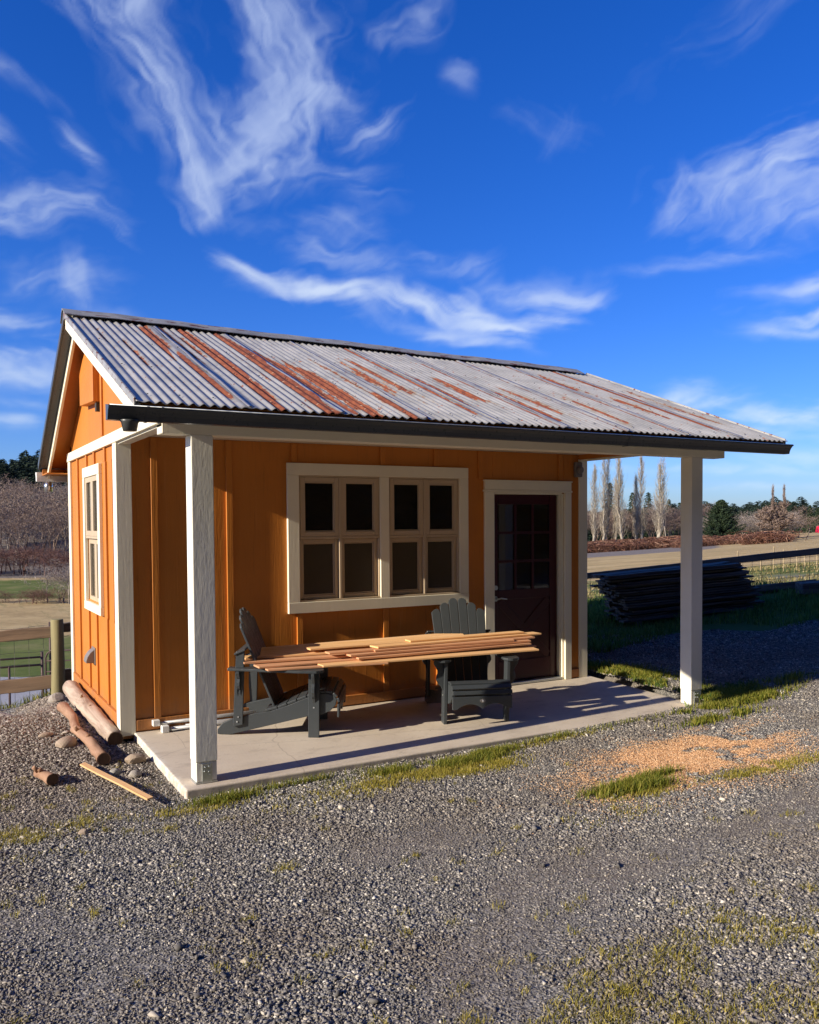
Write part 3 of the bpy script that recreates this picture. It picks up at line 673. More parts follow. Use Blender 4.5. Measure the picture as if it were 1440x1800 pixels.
def roof():
    rf = roof_side(True); rb = roof_side(False)
    for k, sx_ in enumerate(SEAMS):
        vs = []; n = 40; wd = .013 if k < 2 else .008
        for i in range(n + 1):
            t = i / n; y = RY - .04 + (EF - .015 - RY + .04) * t; x = sx_ + .03 * (1 - t) + .02 + .004 * math.sin(t * 19 + k); q = .012 + .010 * (float(fbm(t * 9, k * 3.1, 7)) - .3)
            vs += [(x - wd, y, zf(x, y) + q), (x + wd, y, zf(x, y) + q + .006), (x + wd + .002, y, zf(x, y) + .004)]
        G().add(vs, [f for i in range(n) for f in ((3 * i, 3 * i + 3, 3 * i + 4, 3 * i + 1), (3 * i + 1, 3 * i + 4, 3 * i + 5, 3 * i + 2))], True).build('sheet_lap', M['lap'], rf)
    # fixing screws
    g = G()
    for x in np.arange(-.15, 5.7, .2031):
        for t in (.06, .36, .66, .95):
            xx = x + random.uniform(-.01, .01); y = RY - .04 + (EF - RY + .04) * (t + random.uniform(-.01, .01)); z = zf(xx, y) + .010
            g.tube([(xx, y, z), (xx, y - .001, z + .006)], .006, 6)
    o = g.build('roof_screws', M['gunmetal'], rf); o['kind'] = 'stuff'
    # decking under the sheets: front and back
    g = G(); e = .012
    for x0, x1 in ((RX0 + .03, RX1 - .03),):
        def slab(y0, y1, zfun):
            vs = []
            for dz in (-.045, -.016):
                for (x, y) in ((x0, y0), (x1, y0), (x1, y1), (x0, y1)): vs.append((x, y, zfun(x, y) + dz))
            g.add(vs, [(0, 3, 2, 1), (4, 5, 6, 7), (0, 1, 5, 4), (1, 2, 6, 5), (2, 3, 7, 6), (3, 0, 4, 7)])
        slab(EF + .03, RY - .002, zf); x0 = RX0 + .107; slab(RY + .002, EB - .03, zb)
    g.build('roof_deck', M['soffit'], hut)
    # rake boards
    def rake(x0, x1, y0, y1, zfun, name='rake_board', m='cream', top=-.014, dep=.115):
        vs = []
        for x in (x0, x1):
            for (y, dz) in ((y0, top - dep), (y1, top - dep), (y1, top), (y0, top)): vs.append((x, y, zfun(x, y) + dz))
        G().add(vs, [(0, 3, 2, 1), (4, 5, 6, 7), (0, 1, 5, 4), (1, 2, 6, 5), (2, 3, 7, 6), (3, 0, 4, 7)]).build(name, M[m], hut, .003)
    rake(RX0 + .004, RX0 + .0295, EF + .004, RY - .001, zf); rake(RX0 + .080, RX0 + .106, RY + .001, EB - .004, zb, 'rake_board', 'cream', -.014, .125); rake(RX0 + .0045, RX0 + .0795, RY + .001, EB - .004, zb, 'roof_edge_underside', 'gunmetal', -.012, .03)
    rake(RX1 - .0295, RX1 - .004, EF + .004, RY - .001, zf); rake(RX1 - .0295, RX1 - .004, RY + .001, EB - .004, zb)
    # dark metal rake flashing
    for xa, xb in ((RX0 - .012, RX0 + .0035), (RX1 - .0035, RX1 + .008)):
        rake(xa, xb, EF + .0, RY - .001, zf, 'rake_flashing', 'ridge', .022, .05); rake(xa, xb, RY + .001, EB, zb, 'rake_flashing', 'gunmetal', .026, .075)
    # ridge cap
    g = G(); pr = [(-.145, -.030), (-.05, .022), (0, .045), (.05, .022), (.13, -.058), (.13, -.064), (.05, .014), (0, .037), (-.05, .014), (-.145, -.036)]
    vs = []; xs = np.linspace(RX0 - .022, 5.60, 40); n = len(pr)
    for x in xs:
        for (dy, dz) in pr: vs.append((x, RY + dy, rz(x) + dz + .012 + .004 * math.sin(x * 3.1) + .003 * math.sin(x * 11)))
    fs = [(i * n + k, i * n + (k + 1) % n, (i + 1) * n + (k + 1) % n, (i + 1) * n + k) for i in range(len(xs) - 1) for k in range(n)]
    fs += [tuple(range(n - 1, -1, -1)), tuple((len(xs) - 1) * n + k for k in range(n))]
    g.add(vs, fs); g.build('ridge_cap', M['ridge'], hut)
    # fascias
    G().box(RX0 + .03, RX1 - .0, EF + .005, EF + .027, 2.345, 2.447).build('fascia', M['charcoal'], hut, .002)
    G().box(RX0 + .03, RX1 - .03, EB - .028, EB - .006, 2.262, 2.335).build('fascia', M['soffit'], hut, .002)
    G().box(RX0 + .03, RX1 - .03, L + .021, EB - .03, 2.262, 2.275).build('eave_soffit', M['soffit'], hut)
    # front gutter: K profile
    def gutter(prof, x0, x1, m, cap=True):
        g = G(); n = len(prof); t = .003
        inner = [(y + (t if y < -0 else t), z) for (y, z) in prof]
        g2 = []
        for x in (x0, x1): g2 += [(x, y, z) for (y, z) in prof]
        fs = [(k, k + 1, n + k + 1, n + k) for k in range(n - 1)]
        g.add(g2, fs)
        return g
    y0 = EF + .004; zt = 2.435; zt2 = zt - .020
    prof = [(y0, zt + .004), (y0, zt - .092), (y0 - .058, zt - .092), (y0 - .066, zt - .062), (y0 - .078, zt - .040), (y0 - .096, zt - .020), (y0 - .098, zt2 + .008), (y0 - .104, zt2 + .010), (y0 - .104, zt2 - .0), (y0 - .100, zt2 - .0)]
    gu = gutter(prof, -.432, 5.745, 'gunmetal').build('gutter', M['gunmetal'], hut)
    md = gu.modifiers.new('gauge', 'SOLIDIFY'); md.thickness = .0022; md.offset = 0
    for x, w in ((-.435, .003), (5.742, .003)):
        G().prism([(y, z) for (y, z) in prof[:7]], x, x + w, 'x').build('end_cap', M['gunmetal'], gu)
    G().tube([(-.43, y0 - .102, zt2 + .010), (5.74, y0 - .102, zt2 + .010)], .0042, 6).build('gutter_lip_highlight', M['galv'], gu)  # pale tube added as the highlight on the gutter's top edge
    # splice bands
    g = G()
    for xa in (-.215, -.13, 3.68):
        n = len(prof[:9]); p2 = [(y - .0035 if y < y0 else y - .001, z - (.0035 if z < zt - .08 else 0)) for (y, z) in prof[1:9]]
        vs = []
        for x in (xa, xa + .016): vs += [(x, y, z) for (y, z) in p2]
        m_ = len(p2); g = G(); g.add(vs, [(k, k + 1, m_ + k + 1, m_ + k) for k in range(m_ - 1)])
        b_ = g.build('gutter_band', M['gunmetal'], gu); md = b_.modifiers.new('g', 'SOLIDIFY'); md.thickness = .003; md.offset = 0
    for x in (-.10, .30, 1.18, 2.06, 2.94, 3.82, 4.62, 5.45):
        g = G(); g.box(x - .011, x + .011, y0 - .098, y0 + .001, zt - .016, zt - .012); g.box(x - .013, x + .013, y0 - .012, y0 - .002, zt - .030, zt - .0)
        g.tube([(x, y0 - .03, zt - .012), (x, y0 - .03, zt - .004)], .007, 8)
        g.build('gutter_hanger', M['galv'] if abs(x - 2.94) < .1 else M['gunmetal'], gu)
    g = G(); xc, yc = -.305, y0 - .045
    g.tube([(xc, yc, zt - .090), (xc, yc, zt - .105), (xc, yc, zt - .155)], [.062, .050, .040], 20); g.build('gutter_outlet', M['gunmetal'], gu)
    # back gutter
    yb = EB - .004; zt = 2.300
    prof2 = [(yb, zt), (yb, zt - .10), (yb + .07, zt - .10), (yb + .082, zt - .05), (yb + .105, zt - .02), (yb + .105, zt + .002)]
    gb = gutter(prof2, -.285, 5.72, 'white').build('gutter', M['white_plastic'], hut); md = gb.modifiers.new('gauge', 'SOLIDIFY'); md.thickness = .003; md.offset = 0
    G().prism(prof2, -.288, -.285, 'x').build('end_cap', M['white_plastic'], gb)
    g = G(); g.tube([(-.165, yb + .03, zt - .099), (-.165, yb + .03, zt - .215)], .045, 18, True); g.build('downspout', M['chrome'], gb)
roof()
def fittings():
    # gable vent box
    g = G(); g.prism([(.665, 2.80), (1.36, 2.84), (1.36, 3.17), (1.01, 3.30), (.665, 3.18)], -.075, -.0005, 'x')
    v = g.build('gable_vent', M['orange'], hut, .004)
    G().box(-.045, -.0005, .67, .74, 2.72, 2.795).build('vent_opening', M['dark'], v)
    # dryer hood
    g = G(); poly = [(-.012, .545), (-.012, .415), (-.085, .418), (-.088, .436), (-.076, .475), (-.050, .515)]
    g.prism([(x, z) for x, z in poly], 1.20, 1.34, 'y'); g.box(-.0115, -.0005, 1.185, 1.355, .40, .56)
    g.build('dryer_vent', M['grey_plastic'], hut, .006, 2)
    # round wall light beside the door
    g = G(); g.box(4.785, 4.885, -.045, -.0005, 2.20, 2.365); g.tube([(4.835, -.046, 2.28), (4.835, -.085, 2.275)], [.045, .036], 18)
    g.build('wall_light', M['grey_plastic'], hut, .014, 3)
fittings()

# ------------------------------------------------------------------ slab
def slab():
    g = G(); P = [(.09, .0), (.106, -1.5545), (4.891, -1.5545), (4.98, .0)]
    P = [(.09, .05), (.106, -1.5545), (5.12, -1.5545), (5.03, .05)]
    nx, ny = 60, 24; vs = []; 
    for j in range(ny + 1):
        for i in range(nx + 1):
            a, b_ = i / nx, j / ny
            x = (P[1][0] * (1 - a) + P[2][0] * a) * (1 - b_) + (P[0][0] * (1 - a) + P[3][0] * a) * b_
            y = P[1][1] * (1 - b_) + P[0][1] * b_
            if i == 0: x += .006 * (float(fbm(y * 9, 2., 3)) - .5)
            if j == 0: y += .005 * (float(fbm(x * 7, 5., 3)) - .5)
            vs.append((x, y, .0433 * min(y, 0) + .0015 * (float(fbm(x * 2, y * 2, 6)) - .5)))
    fs = [(j * (nx + 1) + i, j * (nx + 1) + i + 1, (j + 1) * (nx + 1) + i + 1, (j + 1) * (nx + 1) + i) for j in range(ny) for i in range(nx)]
    n0 = len(vs)
    ring = [i for i in range(nx + 1)] + [j * (nx + 1) + nx for j in range(1, ny + 1)] + [ny * (nx + 1) + i for i in range(nx - 1, -1, -1)] + [j * (nx + 1) for j in range(ny - 1, 0, -1)]
    for r in ring: vs.append((vs[r][0] + random.uniform(-.002, .002), vs[r][1], -.30))
    m = len(ring)
    fs += [(ring[k], n0 + k, n0 + (k + 1) % m, ring[(k + 1) % m]) for k in range(m)]
    g.add(vs, fs); o = g.build('porch_floor', M['concrete'], None, .012, 3)
    tag(o, 'poured concrete porch floor under the shed roof', kind='structure')
slab()

# ------------------------------------------------------------------ chairs
def make_chair():
    root = empty('adirondack_chair'); m = M['chair']
    for s in (-1, 1):
        y0 = s * .285
        G().box(-.045, .045, y0 - .015, y0 + .015, 0, .548).build('front_leg', m, root, .004, 2)
        yr = s * .252
        st = [(-.80, .004), (-.70, 0), (-.06, .165), (.06, .185), (.13, .215), (.175, .265), (.185, .315), (.16, .35), (.10, .362), (.03, .355), (-.08, .315), (-.22, .255), (-.36, .205), (-.48, .185), (-.68, .135), (-.76, .095), (-.80, .045)]
        G().prism(st, yr - .015, yr + .015, 'y').build('side_rail', m, root, .004, 2)
        yp = s * .287
        G().prism([(-.665, .075), (-.585, .095), (-.572, .70), (-.640, .70)], yp - .013 - s * .004, yp + .013 - s * .004, 'y').build('rear_post', m, root, .004, 2)
        a = [(-.70, s * .27), (-.70, s * .345), (-.52, s * .355), (-.33, s * .375), (-.10, s * .392), (.03, s * .385), (.075, s * .355), (.085, s * .31), (.07, s * .262), (.03, s * .238), (-.30, s * .238), (-.56, s * .255)]
        G().prism(a, .5485, .5705, 'z').build('arm', m, root, .005, 2)
        for xb in (.0, -.615):
            br = [(s * .3015, .5475), (s * .385, .5475), (s * .385, .525), (s * .365, .49), (s * .345, .455), (s * .36, .42), (s * .362, .385), (s * .345, .35), (s * .318, .325), (s * .3015, .29)]
            if xb < -.1: br = [(y if abs(y) > .302 else s * .298, z) for y, z in br]; br = [(y * (.93 if abs(y) > .31 else 1), .5475 - (.5475 - z) * .75) for y, z in br]
            G().prism(br, xb - .013, xb + .013, 'x').build('arm_bracket', m, root, .003)
    # seat slats following the rail
    curve = [(-.40, .199), (-.30, .226), (-.22, .258), (-.14, .291), (-.06, .324), (.02, .354), (.09, .366), (.145, .358), (.18, .325), (.192, .285)]
    g = G()
    for i in range(len(curve) - 1):
        (xa, za), (xb, zb_) = curve[i], curve[i + 1]; cx, cz = (xa + xb) / 2, (za + zb_) / 2
        a = math.atan2(zb_ - za, xb - xa); w = math.hypot(xb - xa, zb_ - za) - .007
        Mx = Matrix.Translation((cx, 0, cz)) @ Matrix.Rotation(-a, 4, 'Y')
        g.box(-w / 2, w / 2, -.268, .268, .001, .021, Mx)
    g.build('seat', m, root, .004, 2)
    # apron with two scallops
    ap = [(-.268, .27)]; ap = [(-.268, .275), (-.268, .165)]
    for k in range(25):
        t = k / 24; y = -.225 + .45 * t; q = abs(math.sin(2 * math.pi * t)) ** .7
        ap.append((y, .165 + .045 * q))
    ap += [(.268, .165), (.268, .275)]
    Mx = Matrix.Translation((.188, 0, 0))
    apr = G().prism([(y, z) for y, z in ap], 0, .018, 'x', Mx).build('apron', m, root, .003)
    g = G(); g.tube([(.2065, 0, .238), (.2095, 0, .238)], .016, 20)
    for v in range(len(g.v)):
        x, y, z = g.v[v]; g.v[v] = (x, y * 1.6, z)
    eb = g.build('emblem', M['grey_plastic'], apr)
    g = G(); g.prism([(0, .250), (-.008, .240), (-.004, .230), (0, .226), (.004, .230), (.008, .240)], .2096, .2110, 'x'); g.build('emblem_leaf', M['white_plastic'], apr)
    # back: six fanned slats
    bx, bz, tx, tz = -.335, .195, -.675, 1.03
    ang = math.atan2(bx - tx, tz - bz); Ln = math.hypot(bx - tx, tz - bz)
    B = Matrix.Translation((bx, 0, bz)) @ Matrix.Rotation(-ang, 4, 'Y')
    g = G(); tops = [.79, .85, .895, .895, .85, .79]
    for i in range(6):
        c0 = (-2.5 + i) * .073; c1 = (-2.5 + i) * .0885; w0, w1 = .0345, .0428; h = tops[i]; n = 8; poly = [(c0 - w0, -.05), (c0 + w0, -.05)]
        cc = lambda t: c0 + (c1 - c0) * t / .8; ww = lambda t: w0 + (w1 - w0) * min(1, t / .8)
        poly.append((cc(h - .05) + ww(h), h - .055))
        sk = (i - 2.5) / 2.5
        for k in range(1, n):
            a = math.pi * k / n; yy = cc(h) + ww(h) * math.cos(a)
            poly.append((yy, h - .055 + .042 * math.sin(a) * (1 - .35 * sk * math.cos(a))))
        poly.append((cc(h - .05) - ww(h), h - .055))
        g.prism(poly, 0, .019, 'x', B)
    g.build('backrest', m, root, .004, 2)
    g = G(); g.prism([(-.655, .60), (-.565, .64), (-.56, .625), (-.65, .585)], -.31, .31, 'y'); 
    for v in range(len(g.v)): x, y, z = g.v[v]; g.v[v] = (x + .0, y, z + .085)
    g.build('back_brace', m, root, .003)
    G().box(-.40, -.36, -.235, .235, .125, .19).build('lower_brace', m, root, .003)
    for s in (-1, 1):
        for (x, z) in ((0, .30), (0, .25), (-.62, .16), (-.63, .12)): G().tube([(x, s * .3005, z), (x, s * .3035, z)], .007, 8).build('bolt', M['galv'], root)
    return root
def put_chair(c, x, y, az):
    c.matrix_world = Matrix.Translation((x, y, .0433 * y + .0005)) @ Matrix.Rotation(.0433, 4, 'X') @ Matrix.Rotation(az, 4, 'Z')
ch1 = make_chair(); put_chair(ch1, 1.505, -.555, R(-31))
tag(ch1, 'dark grey adirondack chair seen side on behind the left porch post', 'chair', 'adirondack chairs facing each other on the porch')
ch2 = link_copy(ch1); put_chair(ch2, 2.815, -1.00, R(-107))
tag(ch2, 'dark grey adirondack chair seen from the front beside the door', 'chair', 'adirondack chairs facing each other on the porch')

# ------------------------------------------------------------------ cedar boards across the chairs
def board(name, p0, p1, w, t, m, roll=0, sag=0, seg=8):
    p0, p1 = Vector(p0), Vector(p1); d = (p1 - p0); Ln = d.length; x = d.normalized()
    y = Vector((0, 0, 1)).cross(x).normalized(); z = x.cross(y)
    Mx = Matrix((x, y, z)).transposed().to_4x4(); Mx.translation = p0
    Mx = Mx @ Matrix.Rotation(roll, 4, 'X')
    g = G(); vs = []; jag = [random.uniform(-.02, .02) for _ in range(2)]
    for i in range(seg + 1):
        s = i / seg; zz = -sag * 4 * s * (1 - s); wv = .002 * math.sin(s * 9 + w * 50)
        xx = Ln * s
        for (yy, z_) in ((-w / 2, 0), (w / 2, 0), (w / 2, t), (-w / 2, t)):
            e = jag[0] * yy / w if i == 0 else (jag[1] * yy / w if i == seg else 0)
            vs.append((xx + e, yy + wv, z_ + zz))
    fs = [(0, 3, 2, 1), (seg * 4, seg * 4 + 1, seg * 4 + 2, seg * 4 + 3)]
    for i in range(seg):
        for k in range(4): fs.append((i * 4 + k, i * 4 + (k + 1) % 4, (i + 1) * 4 + (k + 1) % 4, (i + 1) * 4 + k))
    g.add(vs, fs); o = g.build(name, m, None, .0015); o.matrix_world = Mx
    return o
GB = 'cedar boards laid across the two chairs'
C, E_ = 'cedar', 'cedar_edge'
BD = [
    # p0, p1, width, thickness, mat, label
    ((1.05, -.34, .605), (3.05, -.60, .640), .23, .020, C, 'wide flat cedar board at the back of the pile, lying near the wall'),
    ((.93, -.74, .556), (3.62, -.86, .552), .14, .018, E_, 'lowest reddish cedar board at the left end of the pile'),
    ((1.42, -.83, .545), (3.50, -1.08, .556), .13, .018, C, 'cedar board jutting out lowest and farthest at the right end'),
    ((1.05, -.60, .5755), (3.45, -.80, .578), .14, .020, E_, None),
    ((.86, -.60, .577), (2.55, -.74, .577), .12, .020, E_, None),
    ((1.75, -.78, .576), (3.55, -.88, .581), .14, .020, E_, None),
    ((.90, -.50, .597), (3.30, -.72, .600), .13, .019, C, 'light cedar board with its end poking past the others on the left'),
    ((1.70, -.74, .598), (3.58, -.86, .6025), .12, .020, E_, None),
    ((1.95, -.72, .619), (3.66, -.80, .6235), .13, .018, E_, None),
    ((1.55, -.66, .618), (3.40, -.86, .6225), .10, .018, E_, None),
    ((1.45, -.50, .638), (3.20, -.62, .642), .11, .018, C, 'topmost orange cedar board in the middle of the pile'),
    ((1.98, -.68, .638), (3.78, -.74, .6425), .13, .019, C, 'top cedar board with its split end farthest right'),
    ((2.35, -.62, .658), (3.62, -.70, .6630), .11, .016, C, 'short cedar offcut lying on top near the right end'),
    ((.98, -.84, .540), (2.05, -.92, .536), .07, .017, E_, 'narrow red cedar strip hanging beside the left chair arm'),
]
for a, b_, w, t, m, lb in BD:
    fx = max(0, min(1, (1.6 - a[0]) / .6)); a = (a[0], a[1] + (.10 * fx if w < .2 else 0), a[2]); b_ = (b_[0] - .07, b_[1], b_[2])
    o = board('cedar_board', a, b_, w, t * .82, M[m], .30 if w > .2 else 0); tag(o, lb or 'reddish cedar board stacked in the middle of the pile across the chairs', 'board', GB)

# ------------------------------------------------------------------ aluminium pipes with white end caps
for i, (y, z, x0, x1, rr) in enumerate(((-.055, .062, .285, 1.55, .016), (-.11, .018, .345, 1.60, .020), (-.062, .0175, .50, 1.45, .018))):
    r = empty('metal_pipe', (x0, y, z + .0433 * y))
    G().tube([(0, 0, 0), (x1 - x0, .02, 0)], rr, 14).build('tube', M['alu'], r)
    if i < 2: G().box(-.055, .002, -rr - .012, rr + .012, -rr * .9, rr + .018).build('end_cap', M['white_plastic'], r, .004, 2)
    tag(r, ['upper grey metal pipe with a white end cap lying by the wall', 'lower grey metal pipe with a white end cap lying by the wall', 'grey pipe without a cap tucked under the others by the wall'][i], 'pipe', 'pipes lying along the shed wall')

# ------------------------------------------------------------------ logs, rocks and scraps beside the shed
def log(name, pts, rs, m, label, end=True, seed=0):
    rnd = random.Random(seed); P = [Vector(p) for p in pts]; fine = []; rr = []
    n = 26
    for i in range(n + 1):
        t = i / n * (len(P) - 1); k = min(int(t), len(P) - 2); f = t - k
        fine.append(P[k].lerp(P[k + 1], f)); rr.append((rs[k] * (1 - f) + rs[k + 1] * f))
    root = empty(name, P[0]); g = G(); g.tube([p - P[0] for p in fine], rr, 18, True)
    for j in range(len(g.v)):
        x, y, z = g.v[j]; q = (float(fbm(x * 22 + 5, y * 9 + z * 14, seed + 2)) - .5) * .026
        ring = min(j // 18, n); c = fine[ring] - P[0]; d = (Vector(g.v[j]) - c); g.v[j] = tuple(c + d * (1 + q / max(rr[ring], .01)))
    o = g.build('bark', M[m], root)
    if end:
        for k, s in ((0, 1), (n, -1)):
            q = fine[k] - P[0]; d = (fine[min(k + 1, n)] - fine[max(k - 1, 0)]).normalized() * (-.003 if k == 0 else .003)
            G().tube([q, q + d], rr[k] * .93, 16).build('cut_end', M['log_end'], root)
    for k in range(2):
        t = rnd.randint(6, n - 6); q = fine[t] - P[0]; up = Vector((rnd.uniform(-.8, .2), rnd.uniform(-.5, .2), .8)).normalized()
        G().tube([q + up * rr[t] * .8, q + up * (rr[t] + rnd.uniform(.015, .05))], [.017, .013], 8).build('branch_stub', M[m], root)
    tag(root, label, 'log', 'logs lying along the west side of the shed')
log('log', [(-.105, 2.06, .05), (-.125, 1.2, .045), (-.10, .5, .022), (-.08, -.12, -.012)], [.080, .076, .071, .064], 'log', 'long pale weathered log lying against the west wall of the shed', True, 3)
log('log', [(-.30, 1.20, .03), (-.27, .75, .02), (-.315, .35, .005), (-.27, -.1, -.01), (-.255, -.60, -.03)], [.050, .040, .037, .041, .047], 'bark', 'thinner crooked reddish log lying outside the pale one', True, 5)
log('log_offcut', [(-.72, -.70, -.035), (-.645, -.88, -.05)], [.034, .044], 'bark', 'short brown log stub lying alone on the gravel left of the shed', True, 8)
def rockmesh(name, x, y, s, m, label, seed, sq=(1, 1, .7)):
    rnd = np.random.default_rng(seed); import bmesh
    bm = bmesh.new(); bmesh.ops.create_icosphere(bm, subdivisions=3, radius=1)
    for v in bm.verts:
        d = v.co.normalized(); q = 1.
        for k in range(7):
            a = np.random.default_rng(seed * 31 + k).normal(size=3); a /= np.linalg.norm(a); t = d.dot(Vector(a))
            lim = .62 + .25 * np.random.default_rng(seed * 7 + k).random()
            if t * q > lim: q = lim / t
        v.co = d * q * (1 + .05 * (float(fbm(d.x * 4 + seed, d.y * 4 + d.z * 3, seed)) - .5))
        v.co.x *= s * sq[0]; v.co.y *= s * sq[1]; v.co.z *= s * sq[2]
    me = bpy.data.meshes.new(name); bm.to_mesh(me); bm.free(); me.materials.append(M[m])
    o = bpy.data.objects.new(name, me); col.objects.link(o); o.location = (x, y, gz(x, y) + s * sq[2] * .35); o.rotation_euler = (0, 0, seed)
    tag(o, label, 'rock'); return o
rockmesh('rock', -.03, -.62, .08, 'rock', 'rounded tan rock at the back corner of the concrete porch floor', 3, (1, .8, .75))
rockmesh('rock', -.43, .05, .10, 'rock', 'flat pinkish brown rock leaning by the crooked log', 9, (.8, 1.1, .55))
rockmesh('rock', -.10, -.92, .05, 'rock_grey', 'small pale rock just outside the porch slab edge below the tan rock', 5)
rockmesh('rock', -.21, -.80, .045, 'rock_grey', 'little grey rock at the cut end of the crooked log', 6)
rockmesh('rock', -.16, 2.62, .10, 'rock_grey', 'pale rock at the foot of the round fence post', 12)
rockmesh('rock', -.72, 2.45, .13, 'rock_grey', 'half buried pale rock at the top edge of the gravel bank', 14, (1.2, 1, .5))
rockmesh('rock', -1.05, -.1, .055, 'rock', 'pinkish rock alone on the gravel far left of the shed', 17)
rockmesh('rock', -.55, .35, .05, 'rock', 'orange tinged small rock between the crooked log and open gravel', 19, (1.4, .7, .6))
rockmesh('rock', -.60, -1.9, .032, 'rock', 'lone tan pebble on the gravel in front of the porch corner', 23)
o = board('wood_scrap', (-.41, -.62, -.045), (-.14, -1.60, -.075), .05, .012, M['cedar'], 0, 0)
tag(o, 'thin bare strip of orange wood lying on the gravel left of the porch', 'scrap')

# ------------------------------------------------------------------ gravel
def scatter(n, region, keep):
    x0, x1, y0, y1 = region
    x = rng.uniform(x0, x1, n); y = rng.uniform(y0, y1, n); k = keep(x, y); return x[k], y[k]
def stones(name, x, y, size, m, label, flat=.6, lift=.25):
    n = len(x)
    base = np.array([(-1, -1, -1), (1, -1, -1), (1, 1, -1), (-1, 1, -1), (-.8, -.7, 1), (.7, -.8, 1), (.8, .7, 1), (-.7, .8, 1)], float) * .5
    V = base[None] + rng.uniform(-.36, .36, (n, 8, 3))
    V *= (size[:, None] * np.stack([rng.uniform(.8, 1.6, n), rng.uniform(.5, 1.0, n), rng.uniform(.35, .75, n)], 1))[:, None, :]
    a = rng.uniform(0, 2 * math.pi, n); ca, sa = np.cos(a), np.sin(a); tx = rng.normal(0, .45, n); c2, s2 = np.cos(tx), np.sin(tx)
    X, Y, Z = V[..., 0].copy(), V[..., 1].copy(), V[..., 2].copy()
    Y, Z = Y * c2[:, None] - Z * s2[:, None], Y * s2[:, None] + Z * c2[:, None]
    X, Y = X * ca[:, None] - Y * sa[:, None], X * sa[:, None] + Y * ca[:, None]
    zz = height(x, y) + size * lift * rng.uniform(.3, 1.3, n)
    V = np.stack([X + x[:, None], Y + y[:, None], Z + zz[:, None]], -1).reshape(-1, 3)
    f = np.array([(0, 3, 2, 1), (4, 5, 6, 7), (0, 1, 5, 4), (1, 2, 6, 5), (2, 3, 7, 6), (3, 0, 4, 7)])
    F = (f[None] + 8 * np.arange(n)[:, None, None]).reshape(-1, 4)
    o = npmesh(name, V, F, M[m]); tag(o, label, None, None, 'stuff'); return o
def off_house(x, y, pad=0.): return ~((x > .09 - pad) & (x < 5.11 + pad) & (y > -1.56 - pad)) | (y > 4)
def in_view(l, d, m=.4): return (np.abs(l) < d * .50 + m) & (d > 2.4)
def gravel_keep(x, y):
    l, d = to_site(x, y); k = in_view(l, d) & off_house(x, y, .0) & ~((x > -.02) & (x < W + .1) & (y > -.05) & (y < 6))
    k &= ~((l / np.maximum(d, 1) < 0) & (d > 10.0))
    k &= ~((l > 0) & (d > 11.4 + 1.2 * (vnoise(x, y, 4) - .5)))
    dens = np.clip(6.2 / np.maximum(d, 1), .25, 1) ** 1.0
    fine = trackness(x, y)
    q = np.hypot((x - 3.6) / 1.15, (y + 2.78) / .58); k &= rng.random(len(x)) > .75 * sst(1.2, .4, q) * (fbm(x * 4, y * 5, 71) > .45)
    return k & (rng.random(len(x)) < dens * np.clip(1.1 - .45 * fine, .4, 1))
x, y = scatter(1650000, (-4.5, 11.0, -6.3, 4.5), gravel_keep)
l, d = to_site(x, y); fine = trackness(x, y)
print('stones', len(x)); size = (.0070 + .0095 * rng.random(len(x)) ** 2.8) * (1 - .42 * fine) * (1 + .05 * np.clip(d - 5, 0, 6))
size *= np.where(rng.random(len(x)) < .006, 1.9, 1)
leftp = (sst(.15, -.15, x) * sst(-2.2, -.8, y)) > rng.random(len(x))
stones('gravel', x[~leftp], y[~leftp], size[~leftp], 'gravel', 'grey crushed gravel covering the yard')
stones('pebbles', x[leftp], y[leftp], size[leftp] * 1.15, 'pebble', 'brownish pebbles heaped beside the shed')
def k2(x, y):
    l, d = to_site(x, y); return in_view(l, d) & off_house(x, y) & ~((l < 0) & (d > 9))
x, y = scatter(170, (-4, 8, -6, 1), k2); stones('loose_stones', x, y, rng.uniform(.018, .030, len(x)), 'gravel', 'larger loose stones scattered over the gravel', .6, .3)

# ------------------------------------------------------------------ grass and weeds
def blades(name, x, y, h, w, m, label, lean=.5, z0=None, kind='stuff'):
    n = len(x); a = rng.uniform(0, 2 * math.pi, n); b_ = a + rng.uniform(-1, 1, n) + math.pi / 2
    dx, dy = np.cos(a), np.sin(a); lx, ly = np.cos(b_), np.sin(b_); ln = rng.uniform(.1, 1, n) * lean * h
    z = height(x, y) if z0 is None else z0
    P = np.zeros((n, 5, 3))
    for i, (t, ww) in enumerate(((0, 1), (0, -1), (.55, .75), (.55, -.75), (1, 0))):
        P[:, i, 0] = x + dx * w * ww * .5 + lx * ln * t ** 2; P[:, i, 1] = y + dy * w * ww * .5 + ly * ln * t ** 2; P[:, i, 2] = z - .004 + h * t * (1 - .25 * t * rng.random(n))
    f = np.array([(0, 1, 3), (0, 3, 2), (2, 3, 4)]); F = (f[None] + 5 * np.arange(n)[:, None, None]).reshape(-1, 3)
    o = npmesh(name, P.reshape(-1, 3), F, M[m]); tag(o, label, None, None, kind); return o
def patch(cx, cy, rx, ry, n, rot=0, clump=5.):
    x = rng.normal(0, .5, n) * rx; y = rng.normal(0, .5, n) * ry
    c, s = math.cos(rot), math.sin(rot); X = cx + x * c - y * s; Y = cy + x * s + y * c
    k = ((fbm(X * clump, Y * clump, 61) > rng.uniform(.32, .6, n)) | (clump < 1)) & off_house(X, Y, .0); return X[k], Y[k]
def cat(ps): return np.concatenate([p[0] for p in ps]), np.concatenate([p[1] for p in ps])
